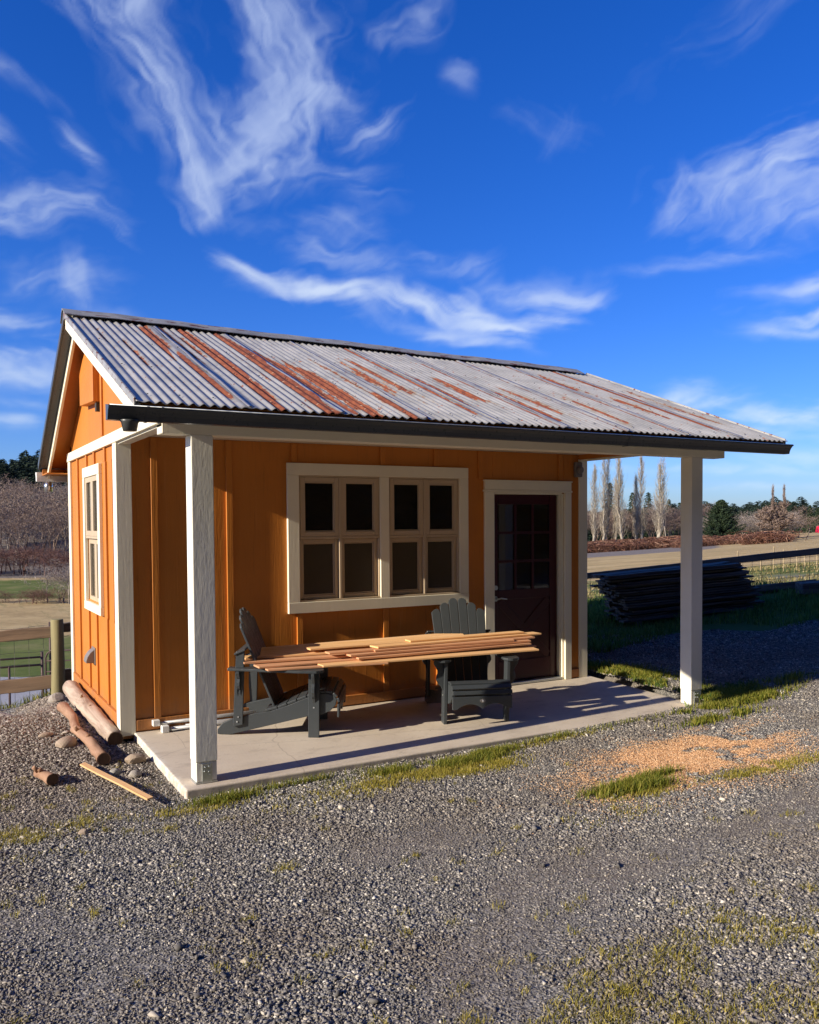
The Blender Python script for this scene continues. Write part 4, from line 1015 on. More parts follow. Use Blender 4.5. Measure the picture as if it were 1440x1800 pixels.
# green strip along the porch edge
P1 = [patch(2.22, -1.84, .34, .09, 5200, .06), patch(2.45, -1.76, .22, .06, 2200), patch(1.6, -1.78, .45, .08, 1700, .04), patch(3.3, -1.68, 1.1, .05, 1300), patch(.9, -1.66, .6, .04, 600), patch(.32, -1.72, .25, .08, 1100)]
x, y = cat(P1); blades('grass', x, y, rng.uniform(.025, .075, len(x)), rng.uniform(.003, .006, len(x)), 'grass', 'green tufts of grass growing along the porch edge')
P2 = [patch(1.75, -1.95, .62, .16, 8500, .06, 4.), patch(2.2, -2.02, .35, .12, 4500, .05, 5.), patch(3.7, -3.26, .5, .10, 2600, -.1), patch(1.0, -2.0, .9, .25, 1500, 0, 6.), patch(.1, -1.82, .4, .10, 800), patch(2.75, -3.12, .33, .10, 1500, -.1), patch(2.3, -3.35, .4, .15, 500), patch(4.1, -3.3, .5, .15, 900), patch(-.25, -1.75, .3, .12, 500), patch(3.0, -1.75, .8, .07, 1200)]
x, y = cat(P2); blades('yellow_grass', x, y, rng.uniform(.015, .042, len(x)), rng.uniform(.003, .006, len(x)), 'grass_yellow', 'short yellowing grass spreading over the gravel')
P3 = [patch(2.72, -3.02, .30, .09, 4200, -.1), patch(3.0, -2.93, .2, .05, 1500)]
x, y = cat(P3); blades('lush_grass', x, y, rng.uniform(.03, .09, len(x)), rng.uniform(.004, .007, len(x)), 'grass', 'dense green tuft of grass at the near edge of the sawdust')
# clover and weeds by the right post, tufts right of the slab
P4 = [patch(5.35, -1.55, .4, .16, 4200, .1), patch(5.6, -1.75, .6, .14, 3200, .05), patch(4.9, -1.74, .5, .07, 1500), patch(5.35, -.85, .22, .7, 5200, .1), patch(5.35, -.35, .25, .5, 3200), patch(5.25, .1, .2, .4, 2000), patch(4.7, -2.05, .5, .1, 1500), patch(6.2, -1.55, .5, .12, 900)]
x, y = cat(P4); blades('grass', x, y, rng.uniform(.03, .08, len(x)), rng.uniform(.005, .010, len(x)), 'grass', 'bright grass and clover around the foot of the right porch post')
# broad weed leaves
x, y = cat([patch(5.45, -1.5, .45, .18, 900), patch(5.2, -.7, .25, .6, 700)]); n = len(x)
blades('clover', x, y, rng.uniform(.03, .07, n), rng.uniform(.014, .028, n), 'leaf', 'broad leaved clover beside the right porch post', .9)
# scattered tufts over the gravel
ps = []
for k in range(420):
    u = rng.uniform(-.5, .52); dd = rng.uniform(2.9, 6.6); px, py = site(u, dd)
    dens = .32 + (u > .18) * (dd < 4.1) * 1.0 + (u < -.28) * (dd > 4.8) * (dd < 6.1) * .6 + (abs(u) < .2) * (dd < 3.6) * .25
    if rng.random() > dens: continue
    ps.append(patch(px, py, rng.uniform(.02, .07), rng.uniform(.02, .06), int(rng.uniform(8, 42)), 0, .01))
for (px, py, rx, n) in ((-1.0, -1.75, .28, 1100), (-.9, -1.95, .3, 1200), (-.55, -1.72, .2, 400), (-.2, -2.05, .12, 260), (-.12, -1.45, .16, 260), (-1.5, -1.3, .25, 500), (.25, -3.0, .10, 140)): ps.append(patch(px, py, rx, rx * .6, n))
for k in range(760):
    u = rng.uniform(.02, .55); dd = rng.uniform(2.8, 3.1 + 2.4 * max(0, u - .05)); px, py = site(u, dd)
    if fbm(px * 3, py * 3, 88) < rng.uniform(.40, .62): continue
    ps.append(patch(px, py, .04, .04, int(rng.uniform(5, 26)), 0, .01))
x, y = cat(ps); blades('weeds', x, y, rng.uniform(.018, .045, len(x)), rng.uniform(.0018, .004, len(x)), 'grass_yellow', 'thin yellow green weeds scattered through the gravel', 1.1)
# shaded grass around the board pile and along the right-hand fence
def kg(x, y):
    l, d = to_site(x, y); u = l / np.maximum(d, 1)
    return (u > .17) & (u < .62) & (d > 9.6 + 1.3 * sst(.22, .36, u) + .9 * vnoise(x * 1.3, y * 1.3, 8)) & (d < 14.6) & (fbm(x * 2, y * 2, 14) > rng.uniform(.25, .55, len(x)))
x, y = scatter(210000, (4.5, 17, -3.5, 9), kg); hh = rng.uniform(.04, .12, len(x)) * (1 + .8 * (fbm(x * 1.2, y * 1.2, 77) > .55))
blades('grass', x, y, hh, rng.uniform(.008, .016, len(x)), 'grass_deep', 'deep green grass growing round the board pile and fence', .6)
def kg(x, y):
    l, d = to_site(x, y); u = l / np.maximum(d, 1)
    return (u > .17) & (u < .62) & (d > 14.2) & (d < 22) & (fbm(x * .8, y * .8, 15) > rng.uniform(.3, .6, len(x)))
x, y = scatter(90000, (5, 26, -4, 20), kg)
blades('pasture_grass', x, y, rng.uniform(.04, .09, len(x)), rng.uniform(.012, .025, len(x)), 'straw_grass', 'pale pasture grass beyond the fence', .7)
def kg(x, y):
    l, d = to_site(x, y); u = l / np.maximum(d, 1)
    return (u < -.27) & (u > -.55) & (d > 9.9) & (d < 11.2)
x, y = scatter(60000, (-7, 4, 0, 6), kg); blades('bank_grass', x, y, rng.uniform(.05, .14, len(x)), rng.uniform(.006, .012, len(x)), 'grass', 'green grass at the lip of the gravel bank', .6)
# sawdust flakes
x = 3.60 + rng.normal(0, .58, 80000); y = -2.78 + rng.normal(0, .27, 80000) + .08 * (x - 3.6)
k = fbm(x * 4, y * 5, 71) > rng.uniform(.42, .58, len(x)); x, y = x[k], y[k]; n = len(x)
blades('sawdust', x, y, rng.uniform(.001, .006, n), rng.uniform(.003, .010, n), 'sawdust', 'orange sawdust and wood shavings spilled on the gravel', 2.2, height(x, y) + .012)
x, y = scatter(500, (-3, 8, -6, 0), lambda x, y: in_view(*to_site(x, y)) & off_house(x, y)); n = len(x)
blades('dry_stems', x, y, rng.uniform(.003, .02, n), rng.uniform(.002, .004, n), 'straw', 'dry straw stems littering the gravel', 4., height(x, y) + .012)

# ------------------------------------------------------------------ fences
def rail(name, p0, p1, h, t, m, parent, seed=0):
    p0, p1 = Vector(p0), Vector(p1); Ln = (p1 - p0).length; x = (p1 - p0).normalized(); y = Vector((0, 0, 1)).cross(x).normalized(); z = x.cross(y)
    g = G(); n = 30; vs = []
    for i in range(n + 1):
        s = i / n; q = .012 * (float(fbm(s * 7, seed + .3, seed)) - .5)
        a = .18 * h * (float(fbm(s * 9, seed + 2.3, seed + 4)) - .5); b_ = .18 * h * (float(fbm(s * 9, seed + 5.3, seed + 9)) - .5)
        for (yy, zz) in ((-t / 2, -h / 2 + a), (t / 2, -h / 2 + a), (t / 2, h / 2 + b_), (-t / 2, h / 2 + b_)): vs.append((Ln * s, yy + q, zz))
    fs = [(0, 3, 2, 1), (n * 4, n * 4 + 1, n * 4 + 2, n * 4 + 3)] + [(i * 4 + k, i * 4 + (k + 1) % 4, (i + 1) * 4 + (k + 1) % 4, (i + 1) * 4 + k) for i in range(n) for k in range(4)]
    g.add(vs, fs); o = g.build(name, M[m], None, .006)
    Mx = Matrix((x, y, z)).transposed().to_4x4(); Mx.translation = p0; o.parent = parent
    o.matrix_local = parent.matrix_world.inverted() @ Mx if parent.matrix_world != Matrix() else Mx
    return o
def S3(u, d, z): a, b_ = site(u, d); return Vector((a, b_, z))
def wire(name, p0, p1, z0a, z1a, z0b, z1b, parent, step=.15, r=.0022, jit=.01):
    g = G(); n = int((p1 - p0).length / step); 
    for i in range(n + 1):
        t = i / n; q = p0.lerp(p1, t); o = random.uniform(-jit, jit)
        g.tube([(q.x, q.y, z0a + (z0b - z0a) * t), (q.x + o, q.y, z1a + (z1b - z1a) * t)], r, 3, False, False)
    for k in range(8):
        f = k / 7; pts = [(p0.lerp(p1, t / 8).x, p0.lerp(p1, t / 8).y, (z0a + (z1a - z0a) * f) * (1 - t / 8) + (z0b + (z1b - z0b) * f) * t / 8 - .01 * math.sin(t * 2.2 + k)) for t in range(9)]
        g.tube(pts, r, 3, False, False)
    return g.build(name, M['wire'], parent)
def left_fence():
    root = empty('rail_fence'); tag(root, 'weathered two rail fence with one round post beside the shed, wire mesh behind', 'fence')
    u0 = -.413; D0 = 9.6; P0 = S3(u0, D0, 0)
    post = G(); post.tube([(P0.x, P0.y, -.5), (P0.x, P0.y, -.2), (P0.x + .005, P0.y, .2), (P0.x, P0.y, .652), (P0.x, P0.y, .662)], [.078, .076, .070, .068, .056], 18)
    post.build('post', M['fence_post'], root)
    A = S3(-.62, 9.35, 0); rail('rail', (A.x, A.y, .385), (P0.x - .0, P0.y - .0 + .09, .515), .125, .045, 'fence_wood', root, 3)
    rail('rail', (A.x, A.y, -.18), (P0.x, P0.y + .09, -.055), .155, .045, 'fence_wood', root, 5)
    B = S3(-.35, 10.0, 0)
    rail('rail', (P0.x + .02, P0.y + .09, .545), (B.x, B.y, .60), .11, .045, 'fence_dark', root, 7); rail('rail', (P0.x + .02, P0.y + .09, -.01), (B.x, B.y, .03), .165, .045, 'fence_dark', root, 9)
    A2, P2 = S3(-.62, 9.5, 0), S3(u0, 9.75, 0)
    wire('wire_mesh', A2, P2, -.6, .46, -.4, .58, root); wire('wire_mesh', P2, B, -.4, .58, -.3, .62, root)
left_fence()
def right_fence():
    root = empty('rail_fence'); tag(root, 'dark two rail fence crossing behind the board pile, wire mesh between its rails', 'fence')
    zt = lambda u: .865 + (1.225 - .865) * (u - .21) / .27
    zl = lambda u: .345 + (.715 - .345) * (u - .21) / .27
    us = [-.02, .1725, .3425, .60]
    for i in range(3):
        a, b_ = us[i], us[i + 1]; D = 13.5
        r_ = rail('rail', S3(a, D, zt(a) + (.0 if i != 1 else -.01)), S3(b_, D - .0, zt(b_) + .0), .105 if i != 1 else .09, .05, 'fence_dark', root, 11 + i)
        rail('rail', S3(a + .002, D + .02, zl(a)), S3(b_ + .012, D + .02, zl(b_)), .115, .05, 'fence_dark', root, 21 + i)
    rail('rail', S3(.30, 13.40, .50), S3(.475, 13.42, .735), .10, .03, 'fence_dark', root, 31)
    rail('rail', S3(.462, 13.36, .705), S3(.56, 13.36, .80), .11, .03, 'fence_dark', root, 33)
    for u in (.1725, .3425, .60, -.02):
        p = S3(u, 13.6, 0); z = gz(p.x, p.y); g = G(); g.tube([(p.x, p.y, z - .2), (p.x, p.y, zt(u) + .02)], [.065, .055], 12); g.build('post', M['fence_dark'], root) if u in (.3425, .60, -.02) else None
    a, b_ = S3(.0, 13.66, 0), S3(.60, 13.66, 0)
    wire('wire_mesh', a, b_, .1, zt(0), .85, zt(.6), root, .15, .003)
right_fence()
# board pile
def pile():
    A = S3(.249, 12.0, 0); Bp = S3(.412, 12.55, 0); ax = (Bp - A); Ln = ax.length; ax.normalize(); az = math.atan2(ax.y, ax.x); nr = Vector((-ax.y, ax.x, 0))
    za, zb_ = gz(A.x, A.y), gz(Bp.x, Bp.y); slope = math.atan2(.15, Ln)
    proto = []
    for s in (1.0, .96, 1.04):
        g = G(); n = 10; vs = []; L_ = 2.1 * s
        for i in range(n + 1):
            x = L_ * i / n; w = .004 * math.sin(i * 1.7 + s * 9)
            for yy, zz in ((-.07, 0), (.07, 0), (.07, .024), (-.07, .024)): vs.append((x, yy, zz + w))
        fs = [(0, 3, 2, 1), (n * 4, n * 4 + 1, n * 4 + 2, n * 4 + 3)] + [(i * 4 + k, i * 4 + (k + 1) % 4, (i + 1) * 4 + (k + 1) % 4, (i + 1) * 4 + k) for i in range(n) for k in range(4)]
        g.add(vs, fs); o = g.build('weathered_board', M['old_dark']); proto.append(o)
    used = set(); layers = 20; k = 0
    for ly in range(layers):
        for r in range(4):
            if ly > 16 and r == 3 and ly % 2: continue
            if k < 3: o = proto[k]
            else:
                o = proto[k % 3].copy(); col.objects.link(o)
            k += 1
            z = .06 + ly * .0335 + random.uniform(0, .003); off = random.uniform(-.10, .08)
            if ly < 9: off += .13 + .0 * ly
            else: off += .05 * math.sin(ly * 1.3) - .015 * (ly - 9) * (0 if ly < 14 else 1) + .02
            p = A + ax * (off - .06) + nr * (r * .152 + random.uniform(-.006, .006) + (ly % 3) * .012)
            o.location = (p.x, p.y, za + z + .0); o.rotation_euler = (0, -slope, az + random.uniform(-.012, .012))
            lb = 'blackened weathered board in the middle of the big pile by the fence'
            if ly == layers - 1: lb = 'blackened weathered board on top of the big pile by the fence'
            elif ly == 0: lb = 'blackened weathered board at the bottom of the big pile by the fence'
            tag(o, lb, 'board', 'weathered boards stacked by the fence')
    for i, t in enumerate((.2, 1.1, 2.0)):
        p = A + ax * t; g = G(); g.box(-.05, .05, -.1, .62, -.06, .055); o = g.build('pile_bearer', M['old_dark'], None, .004); o.location = (p.x, p.y, za + .09 * t); o.rotation_euler = (0, 0, az)
        tag(o, 'squared timber bearer under the %s of the board pile' % ('left end', 'middle', 'right end')[i], 'timber')
pile()
p = S3(.455, 13.0, 0)
g = G(); g.box(0, 1.6, -.13, .13, 0, .17); o = g.build('timber', M['old_dark'], None, .01); o.location = (p.x, p.y, .59); o.rotation_euler = (0, R(-3), -YAW)
tag(o, 'squared dark timber lying in the grass under the fence at the right edge', 'timber')
for i, (u, d_) in enumerate(((.363, 19), (.383, 19.6), (.41, 20), (.425, 20.), (.4365, 19.), (.452, 19), (.461, 19.6), (.4755, 19))):
    p = S3(u, d_, 0); z = gz(p.x, p.y)
    if i == 0:
        g = G(); g.tube([(0, 0, -.15), (0, 0, .42)], .011, 6); g.box(-.02, .02, -.004, .004, .30, .40); stake = g.build('fence_stake', M['straw']); o = stake
    else: o = stake.copy(); col.objects.link(o)
    o.location = (p.x, p.y, z); o.scale = (1, 1, .8 + .5 * rng.random())
    tag(o, 'thin pale electric fence stake standing in the pasture behind the rails', 'stake', 'electric fence stakes in the pasture')

# valley gate and pipe fence on the left
def gate():
    D = 30.; zr = -5.35; u0, u1 = -.427, -.20
    root = empty('farm_gate'); tag(root, 'rusty tubular farm gate in the valley beyond the rail fence', 'gate'); g = G(); r = .03
    P = lambda u, z, d=D: S3(u, d, z)
    zt = 1.7254 - (1144 - 921) / 1508 * D
    hh = zt - zr
    pts = [P(u0, zr + .2), P(u0, zt - .25), P(u0 + .002, zt - .1), P(u0 + .006, zt), P(u1, zt + .15)]
    g.tube(pts, r, 8); 
    for k in range(1, 5): g.tube([P(u0, zt - .38 * k + .02), P(u1, zt - .38 * k + .17)], r * .8, 8)
    g.build('gate_frame', M['rusty_tube'], root)
    for du in (-.004, .006):
        q = P(u0 + du, 0, D + .1); G().tube([(q.x, q.y, zr - .3), (q.x, q.y, zt + (1.0 if du > 0 else -.05))], .05, 8).build('gate_post', M['rusty_tube'], root)
    root = empty('pipe_fence'); tag(root, 'low rusty pipe fence running left from the farm gate in the valley', 'fence')
    for k, zz in enumerate((1.7254 - (1155 - 921) / 1508 * D, 1.7254 - (1169 - 921) / 1508 * D)):
        G().tube([P(-.62, zz - .35), P(u0 - .006, zz + .0)], .035, 8).build('pipe_rail', M['rusty_tube'], root)
    for u in (-.47, -.545): q = P(u, 0); G().tube([(q.x, q.y, zr - .3), (q.x, q.y, zz - .05)], .04, 8).build('fence_post', M['rusty_tube'], root)
gate()

# ------------------------------------------------------------------ trees
def segs_mesh(S, thick_sides=4, fine=.02):
    """S: array rows p0(3) p1(3) r0 r1; thick ones become prisms, fine ones flat slivers"""
    S = np.asarray(S, float); big = S[S[:, 6] >= fine]; sm = S[S[:, 6] < fine]; Vs, Fs = [], []; base = 0
    if len(big):
        d = big[:, 3:6] - big[:, :3]; d /= np.maximum(np.linalg.norm(d, axis=1, keepdims=True), 1e-6)
        ref = np.where(np.abs(d[:, 2:3]) > .9, np.array([[1., 0, 0]]), np.array([[0, 0, 1.]])); a = np.cross(d, ref); a /= np.linalg.norm(a, axis=1, keepdims=True); b_ = np.cross(d, a); k = thick_sides
        R0 = [big[:, :3] + (a * math.cos(2 * math.pi * i / k) + b_ * math.sin(2 * math.pi * i / k)) * big[:, 6:7] for i in range(k)]
        R1 = [big[:, 3:6] + (a * math.cos(2 * math.pi * i / k) + b_ * math.sin(2 * math.pi * i / k)) * big[:, 7:8] for i in range(k)]
        V = np.stack(R0 + R1, 1).reshape(-1, 3); f = []
        for i in range(k): j = (i + 1) % k; f += [(i, j, k + j), (i, k + j, k + i)]
        F = (np.array(f)[None] + 2 * k * np.arange(len(big))[:, None, None]).reshape(-1, 3); Vs.append(V); Fs.append(F); base = len(V)
    if len(sm):
        d = sm[:, 3:6] - sm[:, :3]; rnd = rng.normal(size=d.shape); a = np.cross(d, rnd); a /= np.maximum(np.linalg.norm(a, axis=1, keepdims=True), 1e-6)
        V = np.stack([sm[:, :3] - a * sm[:, 6:7], sm[:, :3] + a * sm[:, 6:7], sm[:, 3:6]], 1).reshape(-1, 3)
        Vs.append(V); Fs.append(np.arange(len(V)).reshape(-1, 3) + base)
    return np.concatenate(Vs), np.concatenate(Fs)
def bare_tree(H, spread, seed, kids=(5, 5, 5, 4), tr=.03, lift=.5, twig=.012, trunks=1):
    r = np.random.default_rng(seed); S = []
    def grow(p, d, Ln, rad, lev):
        n = 3; q = p.copy(); dd = d.copy(); pts = [q.copy()]
        for i in range(n):
            dd = dd + r.normal(0, .10 + .05 * lev, 3) + np.array([0, 0, .06 * lift]); dd /= np.linalg.norm(dd); q = q + dd * Ln / n; pts.append(q.copy())
        for i in range(n): S.append((*pts[i], *pts[i + 1], rad * (1 - .25 * i), rad * (1 - .25 * (i + 1))))
        if lev >= len(kids): return
        for k in range(kids[lev]):
            t = r.uniform(.25 if lev else .3, 1); i = min(int(t * n), n - 1); b0 = pts[i] + (pts[i + 1] - pts[i]) * (t * n - i)
            a = r.uniform(0, 2 * math.pi); side = np.array([math.cos(a), math.sin(a), 0.])
            nd = dd * (.9 - spread * .5) + side * spread * r.uniform(.6, 1.3) + np.array([0, 0, lift * .5]); nd /= np.linalg.norm(nd)
            grow(b0, nd, Ln * r.uniform(.42, .68) * (1.15 - .35 * t), max(rad * .48, twig), lev + 1)
    for k in range(trunks):
        a = r.uniform(0, 6.28); grow(np.array([.15 * math.cos(a) * (trunks > 1), .15 * math.sin(a) * (trunks > 1), 0.]), np.array([.12 * math.cos(a) * (trunks > 1), .12 * math.sin(a) * (trunks > 1), 1.]), H * .62, H * tr * .5, 0)
    S = np.array(S); z = S[:, [2, 5]].max(); S[:, :6] *= H / z; return S
def poplar(H, seed, width=.10, leaders=1):
    r = np.random.default_rng(seed); S = []
    n = 12; tops = [(0., 0.)] if leaders == 1 else [(r.uniform(-.05, .05) * H, r.uniform(-.05, .05) * H) for _ in range(leaders)]
    for li, (ox, oy) in enumerate(tops):
        HH = H * (1 if li == 0 else r.uniform(.82, .97)); pts = [np.array([ox * min(1, t * 2.5), oy * min(1, t * 2.5), HH * t]) + r.normal(0, .006 * H, 3) * (t > 0) * (t < 1) for t in np.linspace(0, 1, n + 1)]
        for i in range(n): S.append((*pts[i], *pts[i + 1], .0155 * H * (1 - i / n) ** 1.1 + .01, .0155 * H * (1 - (i + 1) / n) ** 1.1 + .008))
        nb = 210 // leaders + 40
        for k in range(nb):
            t = r.uniform(.08, .97) ** .9; i = min(int(t * n), n - 1); b0 = pts[i] + (pts[i + 1] - pts[i]) * (t * n - i)
            a = r.uniform(0, 2 * math.pi); w = width * H * (math.sin(math.pi * min(1, t * .80 + .22)) ** .7) * r.uniform(.35, 1.)
            Ln = H * .17 * (1 - .45 * t) * r.uniform(.7, 1.4); side = np.array([math.cos(a), math.sin(a), 0.])
            p1 = b0 + side * w * .75 + np.array([0, 0, Ln * .45]); p2 = b0 + side * w + np.array([0, 0, Ln]) + r.normal(0, .01 * H, 3)
            rad = .0022 * H * (1 - .5 * t); S.append((*b0, *p1, rad, rad * .8)); S.append((*p1, *p2, rad * .7, rad * .3))
            for j in range(10):
                s = r.uniform(.15, 1); q = b0 + (p1 - b0) * min(1, s * 2) + (p2 - p1) * max(0, s * 2 - 1)
                e = q + np.array([r.normal(0, .014), r.normal(0, .014), abs(r.normal(.04, .016))]) * H
                S.append((*q, *e, .007 + .0005 * H, .004))
    return np.array(S)
def conifer(H, seed, wid=.22, droop=.3, dens=1., base=.04, ragged=.2):
    r = np.random.default_rng(seed); Tv = []
    nb = int(150 * dens)
    for k in range(nb):
        t = base + (1 - base) * (k / nb) ** .85; z = H * t; a = k * 2.4 + r.uniform(-.5, .5)
        Ln = H * wid * (1 - t) ** .75 * r.uniform(1 - ragged * 1.6, 1 + ragged) + .01 * H
        rise = r.uniform(-.1, .25); m = max(6, int(26 * dens * (.4 + (1 - t))))
        for j in range(m):
            s = r.uniform(.08, 1) ** .8; c = np.array([math.cos(a) * Ln * s, math.sin(a) * Ln * s, z + Ln * (rise * s - droop * s * s)])
            sz = H * .020 * (1.25 - .5 * s) * r.uniform(.6, 1.5)
            side = np.array([-math.sin(a), math.cos(a), 0]) * r.choice((-1, 1)); out = np.array([math.cos(a), math.sin(a), -.25])
            tip = c + (side * r.uniform(.3, 1.4) + out * r.uniform(.2, 1.)) * sz * 1.5 + np.array([0, 0, -sz * r.uniform(.2, .9)])
            w = np.array([r.normal(), r.normal(), r.normal()]); w = w / np.linalg.norm(w) * sz * .5
            Tv += [c - w, c + w, tip]
    V = np.array(Tv); return V, np.arange(len(V)).reshape(-1, 3)
def xform(V, x, y, z, s=1., a=0., sx=1.):
    c, s_ = math.cos(a), math.sin(a); V = V * s
    return np.stack([(V[:, 0] * c - V[:, 1] * s_) * sx + x, (V[:, 0] * s_ + V[:, 1] * c) * sx + y, V[:, 2] + z], 1)
def merge(name, parts, m, label, kind='stuff'):
    Vs, Fs, b_ = [], [], 0
    for V, F in parts: Vs.append(V); Fs.append(F + b_); b_ += len(V)
    o = npmesh(name, np.concatenate(Vs), np.concatenate(Fs), M[m]); tag(o, label, None, None, kind); return o
def U(px): return (px - 720) / 1508.
def ZL(py, d): return EYE[2] - (py - 917) / 1508. * d
def tree_obj(name, crownVF, px, d, m, label, cat='tree', group=None, trunk=None, zoff=0, H=None, rz_=0.):
    x, y = site(U(px), d); z = gz(x, y) + zoff; root = empty(name, (x, y, z), (0, 0, rz_)); tag(root, label, cat, group)
    o = npmesh('crown', crownVF[0], crownVF[1], M[m], root)
    if trunk is not None: t = npmesh('trunk', trunk[0], trunk[1], M['poplar_bark' if m == 'poplar_twig' or 'bare' in name else 'trunk'], root)
    return root
def split_trunk(S, thr):
    big = S[S[:, 6] >= thr]; rest = S[S[:, 6] < thr]
    return segs_mesh(rest), segs_mesh(big, 6)
# poplars between the porch posts
PG = 'bare poplars in a row beyond the pasture'
pops = [(1045, 828, 968, 1, 'bare poplar farthest left, half hidden by the corner board'), (1062, 806, 974, 2, 'second bare poplar from the left with a bright pale trunk foot'), (1083, 852, 968, 1, 'shorter bare poplar behind the second and third'),
        (1096, 800, 972, 2, 'tallest bare poplar, third pale trunk from the left'), (1118, 846, 968, 1, 'slim short bare poplar left of the fourth pale trunk'), (1127, 812, 974, 1, 'bare poplar with its own thin top between the two tallest'), (1157, 803, 972, 3, 'bare poplar with three tops nearest the right porch post')]
for i, (px, top, bot, ld, lb) in enumerate(pops):
    d_ = 148 + 3 * (i % 3); x, y = site(U(px), d_); z = gz(x, y); H = ZL(top, d_) - z
    S = poplar(H, 50 + i, .078 if ld < 3 else .085, ld); a, b_ = split_trunk(S, .10)
    tree_obj('poplar_tree', a, px, d_, 'poplar_twig', lb, 'tree', PG, b_)
# dark conifers behind them
CG = 'conifers standing behind the pasture'
con = [(1072, 850, 175, .20, 'dark conifer peeping out between the second and third poplars'), (1112, 868, 180, .24, 'dark conifer rising behind the fourth poplar'), (1140, 868, 185, .26, 'dark conifer right of the fourth poplar'), (1176, 880, 180, .26, 'small dark conifer just left of the right porch post'), (1195, 886, 190, .3, 'dark conifer touching the left side of the right porch post')]
for i, (px, top, d_, wd, lb) in enumerate(con):
    x, y = site(U(px), d_); H = ZL(top, d_) - gz(x, y)
    tree_obj('conifer_tree', conifer(H, 80 + i, wd, .3, .9), px, d_, 'needles', lb, 'tree', CG, segs_mesh([(0, 0, 0, 0, 0, H * .9, .3, .05)]))
# the broad conifer right of the post
d_ = 120; x, y = site(U(1268), d_); H = ZL(882, d_) - gz(x, y)
Vc = conifer(H, 120, .60, -.25, 3.2, .0, .2)
tree_obj('conifer_tree', Vc, 1268, d_, 'needles', 'big broad dark conifer with upswept boughs right of the porch post', 'tree', None, segs_mesh([(0, 0, 0, 0, 0, H * .9, .3, .05)]))
for i, (px, top, d_, wd, lb) in enumerate([(1318, 908, 210, .42, 'dark rounded conifer behind the broad one'), (1338, 912, 215, .42, 'dark conifer just left of the bare twin topped tree'), (1301, 912, 220, .4, 'dark conifer in the gap right of the broad one'),
    (1398, 905, 210, .30, 'dark conifer right behind the bare twin topped tree'), (1410, 902, 215, .30, 'dark pointed conifer second from the right edge group'), (1424, 892, 200, .30, 'tallest dark conifer near the right edge'), (1438, 896, 195, .34, 'dark conifer at the right edge of the photo'), (1386, 912, 220, .36, 'low dark conifer showing through the bare twigs'), (1455, 893, 200, .34, 'dark conifer just beyond the right edge')]):
    x, y = site(U(px), d_); H = ZL(top, d_) - gz(x, y)
    if px > 1440: continue
    tree_obj('conifer_tree', conifer(H, 200 + i, wd, .28, 1.3, .02), px, d_, 'needles', lb, 'tree', CG, segs_mesh([(0, 0, 0, 0, 0, H * .9, .3, .05)]))
# twin topped bare tree
d_ = 98; x, y = site(U(1368), d_); H = ZL(862, d_) - gz(x, y)
S1 = bare_tree(H * .78, .85, 301, (8, 6, 6, 4), .03, .35, .032, 4); S1 = S1[(S1[:, 5] < H * .75)]
Sa = poplar(H * .97, 302, .038, 1); Sb = poplar(H, 303, .036, 1)
Sa[:, [0, 3]] += H * -.10 * np.clip(Sa[:, [2, 5]] / H * 2.2, 0, 1); Sb[:, [0, 3]] += H * .115 * np.clip(Sb[:, [2, 5]] / H * 2.2, 0, 1)
S = np.concatenate([S1, Sa, Sb]); a, b_ = split_trunk(S, .07)
c0 = tree_obj('bare_tree', a, 1368, d_, 'twig_brown', 'spreading bare tree with twin feathery tops standing in the pasture', 'tree', None, b_, rz_=-YAW)
# small bare tree near the post
d_ = 140; x, y = site(U(1172), d_); H = ZL(868, d_) - gz(x, y)
S = bare_tree(H, .55, 310, (6, 5, 5, 4), .02, .6, .012); a, b_ = split_trunk(S, .06)
tree_obj('bare_tree', a, 1172, d_, 'twig_grey', 'thin bare tree between the last poplar and the right porch post', 'tree', None, b_)
# pale trunked bare trees on the left hill
for i, (px, top, bot, d_, lb) in enumerate([(28, 893, 1000, 135, 'bare tree with forked pale trunk on the left hillside'), (40, 890, 985, 140, 'bare pale tree just right of the forked one on the hillside'), (115, 880, 965, 138, 'bare pale tree beside the back corner of the shed')]):
    x, y = site(U(px), d_); H = ZL(top, d_) - gz(x, y); S = bare_tree(H, .7, 330 + i, (6, 5, 5, 4), .028, .5, .014); a, b_ = split_trunk(S, .09)
    tree_obj('bare_tree', a, px, d_, 'twig_grey', lb, 'tree', 'pale bare trees on the hillside', b_)

# woodland masses
protoA = [segs_mesh(bare_tree(10, .75, 400 + k, (6, 5, 5, 3), .022, .45, .03), 3, .07) for k in range(5)]
def woods(name, n, ur, dr, hr, m, label, seed, pf=None, sx=1., protos=None):
    r = np.random.default_rng(seed); parts = []; protos = protos or protoA
    for k in range(n):
        for _ in range(30):
            u = r.uniform(*ur); dd = r.uniform(*dr)
            if pf is None or pf(u, dd): break
        x, y = site(u, dd); h = r.uniform(*hr); V, F = protos[r.integers(len(protos))]
        parts.append((xform(V, x, y, gz(x, y) - .3, h / 10, r.uniform(0, 6.28), sx), F))
    return merge(name, parts, m, label)
woods('woodland', 150, (-.56, -.30), (124, 185), (8, 14), 'twig_brown', 'grey brown leafless wood covering the left hillside', 1, None, 1.2)
woods('woodland', 120, (-.56, -.30), (150, 205), (8, 12), 'twig_grey', 'pale leafless wood higher on the left hillside', 2, None, 1.25)
woods('brush', 90, (-.56, -.28), (116, 126), (2.5, 5), 'twig_red', 'reddish brush along the foot of the left hillside', 3, None, 2.2)
woods('brush', 34, (-.56, -.40), (76, 79), (.9, 1.8), 'twig_red', 'low reddish brush between the two valley fields', 4, None, 2.4)
woods('brush', 12, (-.425, -.385), (76, 80), (3.2, 4.6), 'twig_grey', 'grey leafless bushes in the valley beside the shed corner', 5, None, 1.6)
